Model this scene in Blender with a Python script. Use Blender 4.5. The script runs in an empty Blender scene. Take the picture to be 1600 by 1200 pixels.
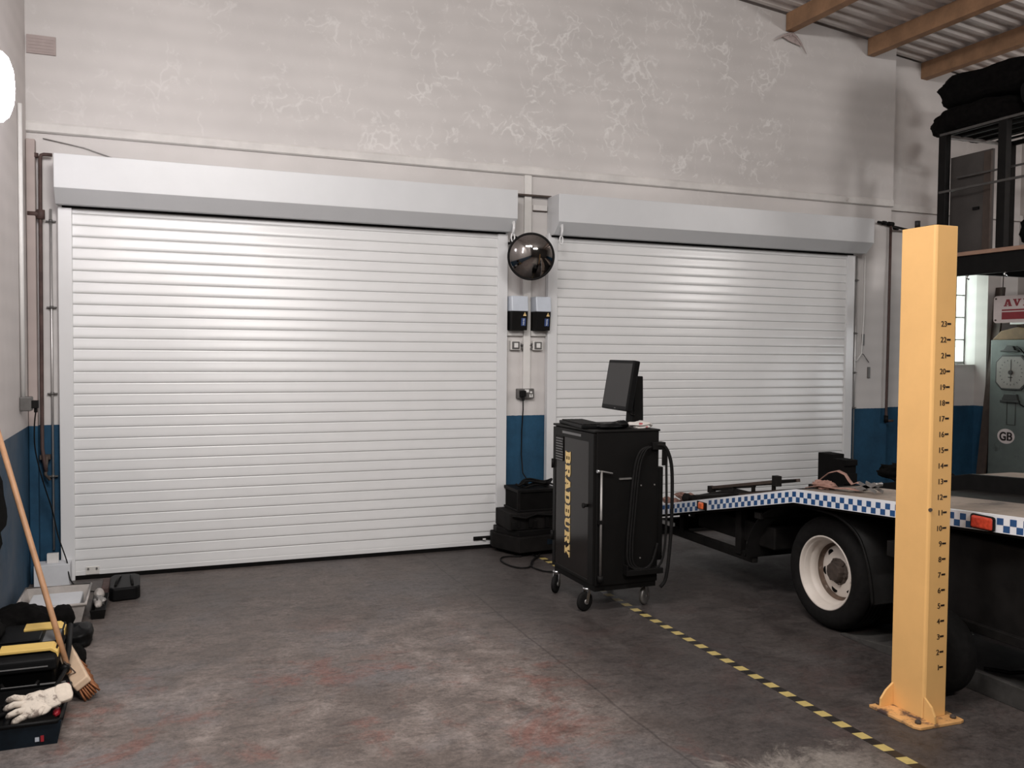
import bpy, math, random
from mathutils import Vector, Matrix, noise

random.seed(7)
C = bpy.context.scene.collection
PI = math.pi

# ------------------------------------------------------------------ materials
def new_mat(name):
    m = bpy.data.materials.new(name); m.use_nodes = True
    nt = m.node_tree; nt.nodes.clear()
    out = nt.nodes.new('ShaderNodeOutputMaterial')
    b = nt.nodes.new('ShaderNodeBsdfPrincipled')
    nt.links.new(b.outputs[0], out.inputs[0])
    return m, nt, b

def N(nt, typ, **kw):
    n = nt.nodes.new(typ)
    for k, v in kw.items():
        if k in n.inputs: n.inputs[k].default_value = v
        else: setattr(n, k, v)
    return n

def ramp(nt, src, stops, interp='LINEAR'):
    r = nt.nodes.new('ShaderNodeValToRGB'); r.color_ramp.interpolation = interp
    els = r.color_ramp.elements
    while len(els) < len(stops): els.new(0.5)
    for e, (p, c) in zip(els, stops):
        e.position = p
        e.color = (c, c, c, 1) if isinstance(c, (int, float)) else (*c, 1)
    nt.links.new(src, r.inputs[0]); return r

def mixc(nt, fac, a, b, mode='MIX'):
    m = nt.nodes.new('ShaderNodeMix'); m.data_type = 'RGBA'; m.blend_type = mode
    for i, v in ((0, fac), (6, a), (7, b)):
        if hasattr(v, 'is_linked') or hasattr(v, 'links'): nt.links.new(v, m.inputs[i])
        elif i == 0: m.inputs[0].default_value = v
        else: m.inputs[i].default_value = (*v, 1)
    return m.outputs[2]

def mathn(nt, op, a, b=None, c=None):
    m = nt.nodes.new('ShaderNodeMath'); m.operation = op
    for i, v in enumerate((a, b, c)):
        if v is None: continue
        if isinstance(v, (int, float)): m.inputs[i].default_value = v
        else: nt.links.new(v, m.inputs[i])
    return m.outputs[0]

def geo_pos(nt):
    g = nt.nodes.new('ShaderNodeNewGeometry'); return g.outputs['Position']

def bump(nt, b, src, strength, dist=0.01):
    n = nt.nodes.new('ShaderNodeBump'); n.inputs['Strength'].default_value = strength
    n.inputs['Distance'].default_value = dist
    nt.links.new(src, n.inputs['Height']); nt.links.new(n.outputs[0], b.inputs['Normal'])

def simple(name, col, rough=0.5, metal=0.0, var=0.12, scale=12.0, bmp=0.0, spec=0.5, coat=0.0, dirt=None, dirt_lo=0.58):
    m, nt, b = new_mat(name)
    pos = geo_pos(nt)
    nz = N(nt, 'ShaderNodeTexNoise', Scale=scale, Detail=5.0, Roughness=0.6)
    nt.links.new(pos, nz.inputs['Vector'])
    lo = tuple(max(0, c*(1-var)) for c in col); hi = tuple(min(1, c*(1+var)) for c in col)
    r = ramp(nt, nz.outputs[0], [(0.3, lo), (0.7, hi)])
    c = r.outputs[0]
    if dirt:
        n2 = N(nt, 'ShaderNodeTexNoise', Scale=scale*0.7, Detail=8.0, Roughness=0.7)
        nt.links.new(pos, n2.inputs['Vector'])
        rr = ramp(nt, n2.outputs[0], [(dirt_lo, 0.0), (dirt_lo+0.1, 1.0)])
        c = mixc(nt, rr.outputs[0], c, dirt)
    nt.links.new(c, b.inputs['Base Color'])
    b.inputs['Roughness'].default_value = rough; b.inputs['Metallic'].default_value = metal
    b.inputs['Specular IOR Level'].default_value = spec
    b.inputs['Coat Weight'].default_value = coat
    if bmp: bump(nt, b, nz.outputs[0], bmp, 0.004)
    return m

def emis(name, col, s):
    m, nt, b = new_mat(name)
    b.inputs['Base Color'].default_value = (*col, 1)
    b.inputs['Emission Color'].default_value = (*col, 1); b.inputs['Emission Strength'].default_value = s
    return m

def wall_mat(name, seams=True, dado=True, crackle=1.0, base=(0.60, 0.575, 0.56)):
    m, nt, b = new_mat(name)
    pos = geo_pos(nt)
    sep = nt.nodes.new('ShaderNodeSeparateXYZ'); nt.links.new(pos, sep.inputs[0])
    big = N(nt, 'ShaderNodeTexNoise', Scale=0.9, Detail=4.0, Roughness=0.6); nt.links.new(pos, big.inputs['Vector'])
    fine = N(nt, 'ShaderNodeTexNoise', Scale=30.0, Detail=6.0, Roughness=0.7); nt.links.new(pos, fine.inputs['Vector'])
    c = ramp(nt, big.outputs[0], [(0.3, tuple(x*0.86 for x in base)), (0.7, tuple(min(1, x*1.06) for x in base))]).outputs[0]
    # faint horizontal block courses showing through the paint
    wv = N(nt, 'ShaderNodeTexWave', Scale=2.2, Distortion=1.4, Detail=2.0); wv.bands_direction = 'Z'
    wv.inputs['Detail Scale'].default_value = 0.6
    nt.links.new(pos, wv.inputs['Vector'])
    wr = ramp(nt, wv.outputs[0], [(0.0, 0.0), (1.0, 1.0)])
    c = mixc(nt, mathn(nt, 'MULTIPLY', wr.outputs[0], 0.16), c, tuple(x*0.72 for x in base))
    if crackle:
        # old peeled paint: pale ragged branching marks in clusters
        dn = N(nt, 'ShaderNodeTexNoise', Scale=5.0, Detail=3.0); nt.links.new(pos, dn.inputs['Vector'])
        va = nt.nodes.new('ShaderNodeVectorMath'); va.operation = 'SCALE'; va.inputs['Scale'].default_value = 0.35
        nt.links.new(dn.outputs['Color'], va.inputs[0])
        vb = nt.nodes.new('ShaderNodeVectorMath'); vb.operation = 'ADD'
        nt.links.new(pos, vb.inputs[0]); nt.links.new(va.outputs[0], vb.inputs[1])
        vo = N(nt, 'ShaderNodeTexVoronoi', Scale=8.5); vo.feature = 'DISTANCE_TO_EDGE'
        nt.links.new(vb.outputs[0], vo.inputs['Vector'])
        line = ramp(nt, vo.outputs['Distance'], [(0.0, 1.0), (0.13, 0.0)]).outputs[0]
        mk = N(nt, 'ShaderNodeTexNoise', Scale=3.4, Detail=7.0, Roughness=0.8); nt.links.new(vb.outputs[0], mk.inputs['Vector'])
        mask = ramp(nt, mk.outputs[0], [(0.51, 0.0), (0.60, 1.0)]).outputs[0]
        # the clusters sit on the upper wall between the two doors
        up = ramp(nt, mathn(nt, 'MULTIPLY', sep.outputs[2], 0.2), [(0.60, 0.12), (0.63, 1.0)]).outputs[0]
        xr = ramp(nt, mathn(nt, 'MULTIPLY', mathn(nt, 'ADD', sep.outputs[0], 1.0), 0.1), [(0.05, 0.3), (0.30, 0.75), (0.36, 1.0), (0.62, 1.0), (0.68, 0.2)]).outputs[0]
        f = mathn(nt, 'MULTIPLY', mathn(nt, 'MULTIPLY', line, mask), mathn(nt, 'MULTIPLY', up, xr))
        c = mixc(nt, mathn(nt, 'MULTIPLY', f, 0.52*crackle), c, (0.86, 0.85, 0.83))
    sp = N(nt, 'ShaderNodeTexNoise', Scale=9.0, Detail=10.0, Roughness=0.8); nt.links.new(pos, sp.inputs['Vector'])
    spr = ramp(nt, sp.outputs[0], [(0.66, 0.0), (0.72, 1.0)]).outputs[0]
    c = mixc(nt, mathn(nt, 'MULTIPLY', spr, 0.5), c, (0.30, 0.27, 0.25))
    b.inputs['Roughness'].default_value = 0.75
    b.inputs['Specular IOR Level'].default_value = 0.3
    if dado:
        nb = N(nt, 'ShaderNodeTexNoise', Scale=3.0, Detail=8.0, Roughness=0.75); nt.links.new(pos, nb.inputs['Vector'])
        blue = ramp(nt, nb.outputs[0], [(0.32, (0.009, 0.040, 0.078)), (0.62, (0.015, 0.068, 0.130))]).outputs[0]
        edge = mathn(nt, 'ADD', mathn(nt, 'MULTIPLY', fine.outputs[0], 0.008), 1.066)
        step = mathn(nt, 'LESS_THAN', sep.outputs[2], edge)
        if dado == 'worn':  # light on the lower band put into its colour as paler blue-grey mottling
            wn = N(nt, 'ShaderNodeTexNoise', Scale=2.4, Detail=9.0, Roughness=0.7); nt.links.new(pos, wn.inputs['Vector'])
            lit_mottle = ramp(nt, wn.outputs[0], [(0.34, 0.25), (0.60, 1.0)]).outputs[0]
            lit_span = ramp(nt, mathn(nt, 'MULTIPLY', sep.outputs[1], 0.1), [(0.50, 1.0), (0.60, 0.85), (0.645, 0.1)]).outputs[0]
            blue = mixc(nt, mathn(nt, 'MULTIPLY', lit_mottle, lit_span), blue, (0.085, 0.105, 0.135))
        c = mixc(nt, step, c, blue)
    nt.links.new(c, b.inputs['Base Color'])
    bump(nt, b, fine.outputs[0], 0.25, 0.004)
    return m

def floor_mat():
    m, nt, b = new_mat('stained_concrete')
    pos = geo_pos(nt)
    sep = nt.nodes.new('ShaderNodeSeparateXYZ'); nt.links.new(pos, sep.inputs[0])
    big = N(nt, 'ShaderNodeTexNoise', Scale=0.9, Detail=7.0, Roughness=0.65); nt.links.new(pos, big.inputs['Vector'])
    mid = N(nt, 'ShaderNodeTexNoise', Scale=3.6, Detail=9.0, Roughness=0.72, Distortion=0.7); nt.links.new(pos, mid.inputs['Vector'])
    fine = N(nt, 'ShaderNodeTexNoise', Scale=42.0, Detail=6.0, Roughness=0.8); nt.links.new(pos, fine.inputs['Vector'])
    worn = ramp(nt, mid.outputs[0], [(0.28, (0.070, 0.056, 0.050)), (0.50, (0.160, 0.132, 0.118)), (0.70, (0.27, 0.232, 0.212))]).outputs[0]
    ms = nt.nodes.new('ShaderNodeMapping'); ms.inputs['Scale'].default_value = (1.0, 1.7, 1.0); nt.links.new(pos, ms.inputs[0])
    blot = N(nt, 'ShaderNodeTexNoise', Scale=9.0, Detail=12.0, Roughness=0.85, Distortion=0.4); nt.links.new(ms.outputs[0], blot.inputs['Vector'])
    bl = ramp(nt, blot.outputs[0], [(0.38, 0.50), (0.50, 1.0), (0.68, 1.22)]).outputs[0]
    # brown and grey soiling
    soil = ramp(nt, big.outputs[0], [(0.38, 1.0), (0.55, 0.0)]).outputs[0]
    worn = mixc(nt, mathn(nt, 'MULTIPLY', soil, 0.65), worn, (0.085, 0.067, 0.058))
    grey = N(nt, 'ShaderNodeTexNoise', Scale=1.3, Detail=5.0, Roughness=0.6)
    mp = nt.nodes.new('ShaderNodeMapping'); mp.inputs['Location'].default_value = (7.3, 2.1, 0)
    nt.links.new(pos, mp.inputs[0]); nt.links.new(mp.outputs[0], grey.inputs['Vector'])
    gr = ramp(nt, grey.outputs[0], [(0.50, 0.0), (0.62, 1.0)]).outputs[0]
    worn = mixc(nt, mathn(nt, 'MULTIPLY', gr, 0.55), worn, (0.145, 0.138, 0.140))
    # red oxide paint remnants towards the front
    rn = N(nt, 'ShaderNodeTexNoise', Scale=2.1, Detail=10.0, Roughness=0.75, Distortion=0.5)
    mp2 = nt.nodes.new('ShaderNodeMapping'); mp2.inputs['Location'].default_value = (1.9, 4.4, 0)
    nt.links.new(pos, mp2.inputs[0]); nt.links.new(mp2.outputs[0], rn.inputs['Vector'])
    rr = ramp(nt, rn.outputs[0], [(0.52, 0.0), (0.62, 1.0)]).outputs[0]
    ry = ramp(nt, mathn(nt, 'MULTIPLY', sep.outputs[1], 0.1), [(0.43, 1.0), (0.55, 0.0)]).outputs[0]
    worn = mixc(nt, mathn(nt, 'MULTIPLY', mathn(nt, 'MULTIPLY', rr, ry), 0.7), worn, (0.17, 0.075, 0.06))
    # the bay under the lift is painted a darker grey; ragged edge along x = 1.95
    dk = ramp(nt, mid.outputs[0], [(0.3, (0.033, 0.028, 0.027)), (0.7, (0.060, 0.052, 0.050))]).outputs[0]
    ex = mathn(nt, 'ADD', sep.outputs[0], mathn(nt, 'MULTIPLY', mathn(nt, 'SUBTRACT', mid.outputs[0], 0.5), 0.5))
    side = ramp(nt, mathn(nt, 'MULTIPLY', ex, 0.1), [(0.165, 0.0), (0.215, 1.0)]).outputs[0]
    c = mixc(nt, mathn(nt, 'MULTIPLY', side, 0.86), worn, dk)
    # worn pale patch in the near lane
    pn = mathn(nt, 'ADD', sep.outputs[1], mathn(nt, 'MULTIPLY', mathn(nt, 'SUBTRACT', mid.outputs[0], 0.5), 0.9))
    pale = ramp(nt, mathn(nt, 'MULTIPLY', pn, 0.1), [(0.276, 1.0), (0.286, 0.0)]).outputs[0]
    px_ = ramp(nt, mathn(nt, 'MULTIPLY', sep.outputs[0], 0.1), [(0.15, 0.0), (0.175, 1.0), (0.25, 1.0), (0.28, 0.0)]).outputs[0]; pale = mathn(nt, 'MULTIPLY', pale, px_)
    c = mixc(nt, mathn(nt, 'MULTIPLY', pale, 0.6), c, (0.30, 0.27, 0.24))
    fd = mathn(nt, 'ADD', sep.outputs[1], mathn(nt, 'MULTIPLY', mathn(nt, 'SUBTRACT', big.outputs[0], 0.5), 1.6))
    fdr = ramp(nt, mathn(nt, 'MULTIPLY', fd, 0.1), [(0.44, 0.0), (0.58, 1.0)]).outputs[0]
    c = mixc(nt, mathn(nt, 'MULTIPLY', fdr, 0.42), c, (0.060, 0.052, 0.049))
    # a saw-cut joint along x = 1.93
    jd = mathn(nt, 'ABSOLUTE', mathn(nt, 'SUBTRACT', mathn(nt, 'ADD', sep.outputs[0], mathn(nt, 'MULTIPLY', big.outputs[0], 0.08)), 1.97))
    jl = mathn(nt, 'LESS_THAN', jd, 0.006)
    c = mixc(nt, mathn(nt, 'MULTIPLY', jl, 0.45), c, (0.03, 0.026, 0.025))
    spk = ramp(nt, fine.outputs[0], [(0.35, 0.70), (0.65, 1.2)]).outputs[0]
    c = mixc(nt, 1.0, c, spk, 'MULTIPLY'); c = mixc(nt, 0.8, c, bl, 'MULTIPLY')
    fl = ramp(nt, blot.outputs[0], [(0.715, 0.0), (0.74, 1.0)]).outputs[0]; c = mixc(nt, mathn(nt, 'MULTIPLY', fl, 0.5), c, (0.34, 0.31, 0.28))
    nt.links.new(c, b.inputs['Base Color'])
    rg = ramp(nt, mid.outputs[0], [(0.3, 0.42), (0.7, 0.68)]).outputs[0]
    nt.links.new(rg, b.inputs['Roughness'])
    b.inputs['Specular IOR Level'].default_value = 0.35
    bump(nt, b, fine.outputs[0], 0.18, 0.004)
    return m

M = {}
M['wall'] = wall_mat('painted_blockwork')
M['wall_left'] = wall_mat('painted_blockwork_side', dado='worn', crackle=0.0, base=(0.66, 0.62, 0.605))  # this dado mode carries the painted-in light on the lower band
M['duct'] = wall_mat('grimy_duct_paint', dado=True, crackle=0.0, base=(0.42, 0.355, 0.335))
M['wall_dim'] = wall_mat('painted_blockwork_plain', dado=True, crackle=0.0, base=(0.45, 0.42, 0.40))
M['floor'] = floor_mat()  # unseen fill light added to brighten the right wall and roof
M['rear'] = simple('rear_wall_paint', (0.10, 0.09, 0.085), 0.8, scale=3)
M['shutter'] = simple('white_powder_coat', (0.66, 0.662, 0.66), 0.26, var=0.02, scale=5, spec=0.5)
M['hood'] = simple('white_hood_coat', (0.57, 0.58, 0.59), 0.38, var=0.02, scale=5)
M['guide'] = simple('white_guide_coat', (0.66, 0.663, 0.666), 0.22, var=0.02, scale=5)
M['trunk'] = simple('cream_trunking', (0.66, 0.645, 0.62), 0.55, var=0.05, scale=9)
M['plaster'] = simple('pale_plaster', (0.62, 0.60, 0.58), 0.75, var=0.12, scale=4, dirt=(0.25, 0.2, 0.17), dirt_lo=0.64)
M['grime'] = simple('grimy_pink_duct', (0.36, 0.30, 0.285), 0.75, var=0.15, scale=6, dirt=(0.20, 0.14, 0.13), dirt_lo=0.58)
M['black'] = simple('black_paint', (0.006, 0.0056, 0.0054), 0.55, var=0.3, spec=0.13)
M['rail_grey'] = simple('worn_grey_rail', (0.06, 0.056, 0.053), 0.5, var=0.2)
M['black_matt'] = simple('black_matt', (0.005, 0.0046, 0.0044), 0.9, var=0.3, spec=0.1)
M['rubber'] = simple('tyre_rubber', (0.0085, 0.008, 0.0078), 0.8, var=0.3, scale=30, bmp=0.4, spec=0.15)
M['cloth_black'] = simple('black_cloth', (0.0045, 0.0042, 0.004), 0.95, var=0.4, scale=25, bmp=0.3, spec=0.06)
M['cab_black'] = simple('cabinet_black', (0.0045, 0.0042, 0.004), 0.5, var=0.15, spec=0.18)
M['door_glass'] = simple('dark_door_panel', (0.010, 0.008, 0.0075), 0.16, var=0.3, scale=4, spec=0.35)
M['chrome'] = simple('chrome', (0.62, 0.62, 0.62), 0.25, 1.0, var=0.1)
M['steel'] = simple('dull_steel', (0.30, 0.29, 0.28), 0.45, 0.7, var=0.2)
M['galv'] = simple('galvanised_steel', (0.55, 0.54, 0.53), 0.4, 0.8, var=0.1)
M['zinc'] = simple('bright_zinc_plate', (0.80, 0.78, 0.74), 0.35, 0.4, var=0.05)
M['yellow'] = simple('lift_yellow_paint', (0.79, 0.465, 0.175), 0.38, var=0.05, scale=4, spec=0.5, dirt=(0.62, 0.36, 0.14), dirt_lo=0.66)
M['yellow_base'] = simple('dirty_yellow_plate', (0.62, 0.34, 0.13), 0.55, var=0.15, scale=12, dirt=(0.07, 0.045, 0.04), dirt_lo=0.48)
M['ink'] = simple('black_ink', (0.015, 0.008, 0.006), 0.5)
M['brad'] = simple('yellow_lettering', (0.80, 0.58, 0.25), 0.5, var=0.05)
M['tape_y'] = simple('tape_yellow', (0.46, 0.36, 0.13), 0.5, var=0.15, scale=20, dirt=(0.2, 0.16, 0.08), dirt_lo=0.62)
M['tape_k'] = simple('tape_black', (0.014, 0.012, 0.011), 0.45)
M['white_paint'] = simple('strip_white', (0.74, 0.76, 0.80), 0.35, var=0.05)
M['blue_sq'] = simple('strip_blue', (0.018, 0.075, 0.21), 0.35, var=0.1)
M['red_lens'] = simple('red_lens', (0.50, 0.05, 0.025), 0.12, spec=0.8, var=0.3, scale=60)
M['orange_lens'] = simple('orange_lens', (0.85, 0.16, 0.05), 0.12, spec=0.8, var=0.3, scale=60)
M['deck'] = simple('worn_deck', (0.23, 0.185, 0.15), 0.7, var=0.3, scale=6, bmp=0.4, dirt=(0.09, 0.07, 0.06), dirt_lo=0.55)
M['chassis'] = simple('dirty_chassis', (0.0085, 0.0075, 0.007), 0.75, var=0.5, scale=8, spec=0.15)
M['rim'] = simple('cream_wheel_paint', (0.66, 0.60, 0.54), 0.5, var=0.08, scale=8, dirt=(0.12, 0.07, 0.045), dirt_lo=0.62)
M['rim_dirty'] = simple('brown_wheel_grime', (0.10, 0.065, 0.045), 0.8, var=0.5, scale=14, dirt=(0.5,0.45,0.4), dirt_lo=0.58)
M['hub'] = simple('rusty_hub', (0.055, 0.040, 0.032), 0.8, var=0.4, scale=30, bmp=0.5)
M['timber'] = simple('stained_timber', (0.29, 0.165, 0.09), 0.7, var=0.25, scale=6, bmp=0.3)
M['roof'] = simple('corrugated_sheet', (0.58, 0.54, 0.515), 0.55, 0.0, var=0.15, scale=3)
M['wood'] = simple('broom_wood', (0.43, 0.235, 0.125), 0.55, var=0.15, scale=18, dirt=(0.20, 0.11, 0.06), dirt_lo=0.6)
M['wood_pale'] = simple('broom_block_wood', (0.62, 0.46, 0.32), 0.6, var=0.08, scale=14)
M['bristle'] = simple('brown_bristle', (0.27, 0.105, 0.042), 0.8, var=0.35, scale=60)
M['yel_plastic'] = simple('yellow_plastic', (0.72, 0.49, 0.14), 0.5, var=0.08, scale=10)
M['grey_plastic'] = simple('grey_plastic', (0.10, 0.10, 0.10), 0.5)
M['case_black'] = simple('case_black_plastic', (0.005, 0.005, 0.0052), 0.45, var=0.2, spec=0.10)
M['navy'] = simple('navy_plastic', (0.006, 0.012, 0.019), 0.5, var=0.5, scale=14, spec=0.25)
M['red'] = simple('red_plastic', (0.35, 0.02, 0.03), 0.4)
M['glove'] = simple('knitted_glove', (0.60, 0.53, 0.45), 0.9, var=0.1, scale=26, bmp=0.3, dirt=(0.19, 0.15, 0.125), dirt_lo=0.50)
M['glove_knit'] = simple('cream_knit', (0.62, 0.54, 0.45), 0.9, var=0.06, scale=60, bmp=0.3)
M['paper'] = simple('white_packaging', (0.60, 0.61, 0.63), 0.6, var=0.06, scale=8)
M['clear'] = simple('cloudy_plastic', (0.50, 0.46, 0.43), 0.3, var=0.2, scale=12)
M['clear'].node_tree.nodes['Principled BSDF'].inputs['Transmission Weight'].default_value = 0.25
M['socket'] = simple('metal_clad_grey', (0.13, 0.125, 0.12), 0.45, 0.3, var=0.2)
M['switch_white'] = simple('white_plastic', (0.72, 0.71, 0.69), 0.4, var=0.04)
M['opener_grey'] = simple('opener_cover', (0.50, 0.54, 0.60), 0.35, var=0.05)
M['sticker_y'] = simple('sticker_yellow', (0.85, 0.62, 0.28), 0.5)
M['sticker_b'] = simple('sticker_blue', (0.03, 0.06, 0.18), 0.5)
M['pipe'] = simple('rusty_pipe', (0.065, 0.038, 0.033), 0.7, 0.1, var=0.4, scale=12)
M['mirror'] = simple('convex_mirror', (0.34, 0.325, 0.315), 0.07, 1.0, var=0.02)
M['locker'] = simple('green_locker_paint', (0.105, 0.125, 0.115), 0.55, var=0.15, scale=6, dirt=(0.05, 0.055, 0.05), dirt_lo=0.6)
M['locker_dark'] = simple('locker_marks', (0.035, 0.036, 0.034), 0.6)
M['dial'] = simple('dial_face', (0.22, 0.205, 0.19), 0.5, var=0.1)
M['ochre'] = simple('ochre_cover', (0.16, 0.095, 0.042), 0.7, var=0.2)
M['sign_white'] = simple('enamel_white', (0.62, 0.55, 0.53), 0.35, var=0.06)
M['sign_red'] = simple('enamel_red', (0.24, 0.022, 0.03), 0.4, var=0.1)
M['board_grey'] = simple('dark_grey_board', (0.050, 0.044, 0.041), 0.7, var=0.2, scale=5)
M['deck_edge'] = simple('raw_plywood_edge', (0.33, 0.20, 0.14), 0.7)
M['strap'] = simple('dusty_pink_webbing', (0.30, 0.17, 0.135), 0.85, var=0.2, scale=20)
M['brown_dark'] = simple('dark_brown_wood', (0.055, 0.038, 0.030), 0.7, var=0.2)
M['bag_white'] = simple('white_polythene', (0.55, 0.52, 0.49), 0.4, bmp=0.4)
M['pink_print'] = simple('red_print', (0.35, 0.07, 0.08), 0.5)
M['screen'] = simple('monitor_screen', (0.020, 0.019, 0.019), 0.5, var=0.05)
M['label_grey'] = simple('rating_label', (0.15, 0.15, 0.15), 0.5)
M['navy_cloth'] = simple('blue_grey_web', (0.10, 0.09, 0.08), 0.9)
M['lamp_glass'] = emis('lamp_glass', (1.0, 0.95, 1.0), 60.0)
M['runway'] = simple('lift_runway_steel', (0.05, 0.047, 0.044), 0.6, var=0.3, scale=20)

# window pane: clear glass that lets daylight through
gm, gnt, gb = new_mat('window_glass')
tr = gnt.nodes.new('ShaderNodeBsdfTransparent'); tr.inputs[0].default_value = (.90,.95,.91,1)
mx = gnt.nodes.new('ShaderNodeMixShader'); mx.inputs[0].default_value = .12
gb.inputs['Base Color'].default_value = (.6,.64,.6,1); gb.inputs['Roughness'].default_value = .15
gnt.links.new(tr.outputs[0], mx.inputs[1]); gnt.links.new(gb.outputs[0], mx.inputs[2])
gnt.links.new(mx.outputs[0], [n for n in gnt.nodes if n.type == 'OUTPUT_MATERIAL'][0].inputs[0])
M['glass'] = gm

# ------------------------------------------------------------------ geometry
class G:
    def __init__(self): self.v = []; self.f = []; self.m = []; self.s = []
    def add(self, vs, fs, mi=0, smooth=False):
        o = len(self.v); self.v += [Vector(x) for x in vs]
        for f in fs: self.f.append([i+o for i in f]); self.m.append(mi); self.s.append(smooth)
        return self
    def box(self, a, b, mi=0):
        x0, y0, z0 = (min(a[i], b[i]) for i in range(3)); x1, y1, z1 = (max(a[i], b[i]) for i in range(3))
        return self.add([(x0,y0,z0),(x1,y0,z0),(x1,y1,z0),(x0,y1,z0),(x0,y0,z1),(x1,y0,z1),(x1,y1,z1),(x0,y1,z1)],
                        [(0,3,2,1),(4,5,6,7),(0,1,5,4),(1,2,6,5),(2,3,7,6),(3,0,4,7)], mi)
    def obox(self, c, sx, sy, sz, R=None, mi=0):
        R = R or Matrix.Identity(3); c = Vector(c)
        vs = [c + R @ Vector((x*sx/2, y*sy/2, z*sz/2)) for z in (-1,1) for x, y in ((-1,-1),(1,-1),(1,1),(-1,1))]
        return self.add(vs, [(0,3,2,1),(4,5,6,7),(0,1,5,4),(1,2,6,5),(2,3,7,6),(3,0,4,7)], mi)
    def bar(self, p, q, w, h, up=(0,0,1), mi=0):
        p, q = Vector(p), Vector(q); d = (q-p); L = d.length; d.normalize()
        s = d.cross(Vector(up)); 
        if s.length < 1e-4: s = d.cross(Vector((1,0,0)))
        s.normalize(); u = s.cross(d)
        R = Matrix((d, s, u)).transposed()
        return self.obox((p+q)/2, L, w, h, R, mi)
    def prism(self, poly, ax, a, b, mi=0, smooth=False):
        """poly: 2-D points in the two axes other than ax (in x,y,z order), extruded from a to b."""
        def mk(p, t):
            l = list(p); l.insert(ax, t); return l
        n = len(poly); vs = [mk(p, a) for p in poly] + [mk(p, b) for p in poly]
        fs = [(i, (i+1) % n, (i+1) % n + n, i+n) for i in range(n)]
        self.add(vs, fs, mi, smooth); o = len(self.v) - 2*n
        for f in (list(range(n))[::-1], list(range(n, 2*n))):
            self.f.append([i+o for i in f]); self.m.append(mi); self.s.append(False)
        return self
    def tube(self, pts, r, n=10, mi=0, cap=True, rs=None):
        pts = [Vector(p) for p in pts]; rings = []; prev = None
        for i, p in enumerate(pts):
            d = (pts[min(i+1, len(pts)-1)] - pts[max(i-1, 0)]).normalized()
            if prev is None:
                a = Vector((0,0,1)) if abs(d.z) < 0.9 else Vector((1,0,0)); s = d.cross(a).normalized()
            else:
                s = (prev - d*prev.dot(d)); s = s.normalized() if s.length > 1e-6 else d.orthogonal().normalized()
            prev = s; u = d.cross(s); rr = rs[i] if rs else r
            rings.append([p + s*math.cos(2*PI*k/n)*rr + u*math.sin(2*PI*k/n)*rr for k in range(n)])
        vs = [v for R_ in rings for v in R_]; fs = []
        for i in range(len(pts)-1):
            for k in range(n):
                fs.append((i*n+k, i*n+(k+1) % n, (i+1)*n+(k+1) % n, (i+1)*n+k))
        self.add(vs, fs, mi, True)
        if cap:
            o = len(self.v) - len(vs)
            for f in (list(range(n))[::-1], [len(vs)-n+k for k in range(n)]):
                self.f.append([i+o for i in f]); self.m.append(mi); self.s.append(False)
        return self
    def cyl(self, p, q, r, n=20, mi=0, r2=None):
        return self.tube([p, q], r, n, mi, True, [r, r if r2 is None else r2])
    def lathe(self, c, axis, prof, n=48, mi=0, smooth=True):
        """prof: (radius, distance along axis)"""
        c = Vector(c); d = Vector(axis).normalized(); s = d.orthogonal().normalized(); u = d.cross(s)
        vs = []
        for r, h in prof:
            for k in range(n):
                a = 2*PI*k/n; vs.append(c + d*h + (s*math.cos(a) + u*math.sin(a))*max(r, 1e-5))
        fs = []
        for i in range(len(prof)-1):
            for k in range(n): fs.append((i*n+k, i*n+(k+1) % n, (i+1)*n+(k+1) % n, (i+1)*n+k))
        return self.add(vs, fs, mi, smooth)
    def blob(self, c, r, seed=0, amp=0.25, fr=2.0, nu=36, nv=20, R=None, flat=None, mi=0, power=1.0):
        c = Vector(c); R = R or Matrix.Identity(3); vs = []; fs = []
        sg = lambda x, p: math.copysign(abs(x)**p, x)
        for j in range(nv+1):
            t = PI*j/nv
            for i in range(nu):
                a = 2*PI*i/nu
                d = Vector((sg(math.sin(t), power)*sg(math.cos(a), power), sg(math.sin(t), power)*sg(math.sin(a), power), sg(math.cos(t), power)))
                n1 = noise.fractal(d*fr + Vector((seed*7.1, seed*3.3, seed)), 0.9, 2.0, 4)
                q = d*(1 + amp*n1)
                p = c + R @ Vector((q.x*r[0], q.y*r[1], q.z*r[2]))
                if flat is not None: p.z = max(p.z, flat)
                vs.append(p)
        for j in range(nv):
            for i in range(nu): fs.append((j*nu+i, (j+1)*nu+i, (j+1)*nu+(i+1) % nu, j*nu+(i+1) % nu))
        return self.add(vs, fs, mi, True)
    def flat(self, polys2d, o, right, up, thick, mi=0):
        """thin raised shapes on a surface: 2-D polygons at o, along right/up, standing proud by thick"""
        o, r, u = Vector(o), Vector(right).normalized(), Vector(up).normalized(); n = r.cross(u)
        for poly in polys2d:
            k = len(poly)
            a = [o + r*x + u*y for x, y in poly]; b = [p + n*thick for p in a]
            self.add(a+b, [tuple(range(k, 2*k)), tuple(range(k))[::-1]] + [(i, (i+1) % k, (i+1) % k+k, i+k) for i in range(k)], mi)
        return self

def smooth(p, m=4):
    out = []
    for i in range(len(p)-1):
        a, b, c, d = p[max(i-1,0)], p[i], p[i+1], p[min(i+2,len(p)-1)]
        for k in range(m):
            t = k/m
            out.append(tuple(.5*(2*b[j]+(c[j]-a[j])*t+(2*a[j]-5*b[j]+4*c[j]-d[j])*t*t+(3*b[j]-a[j]-3*c[j]+d[j])*t**3) for j in range(len(b))))
    return out + [p[-1]]

def world_loc(p):
    l = Vector((0,0,0))
    while p is not None: l = l + Vector(p.location); p = p.parent
    return l

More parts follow.
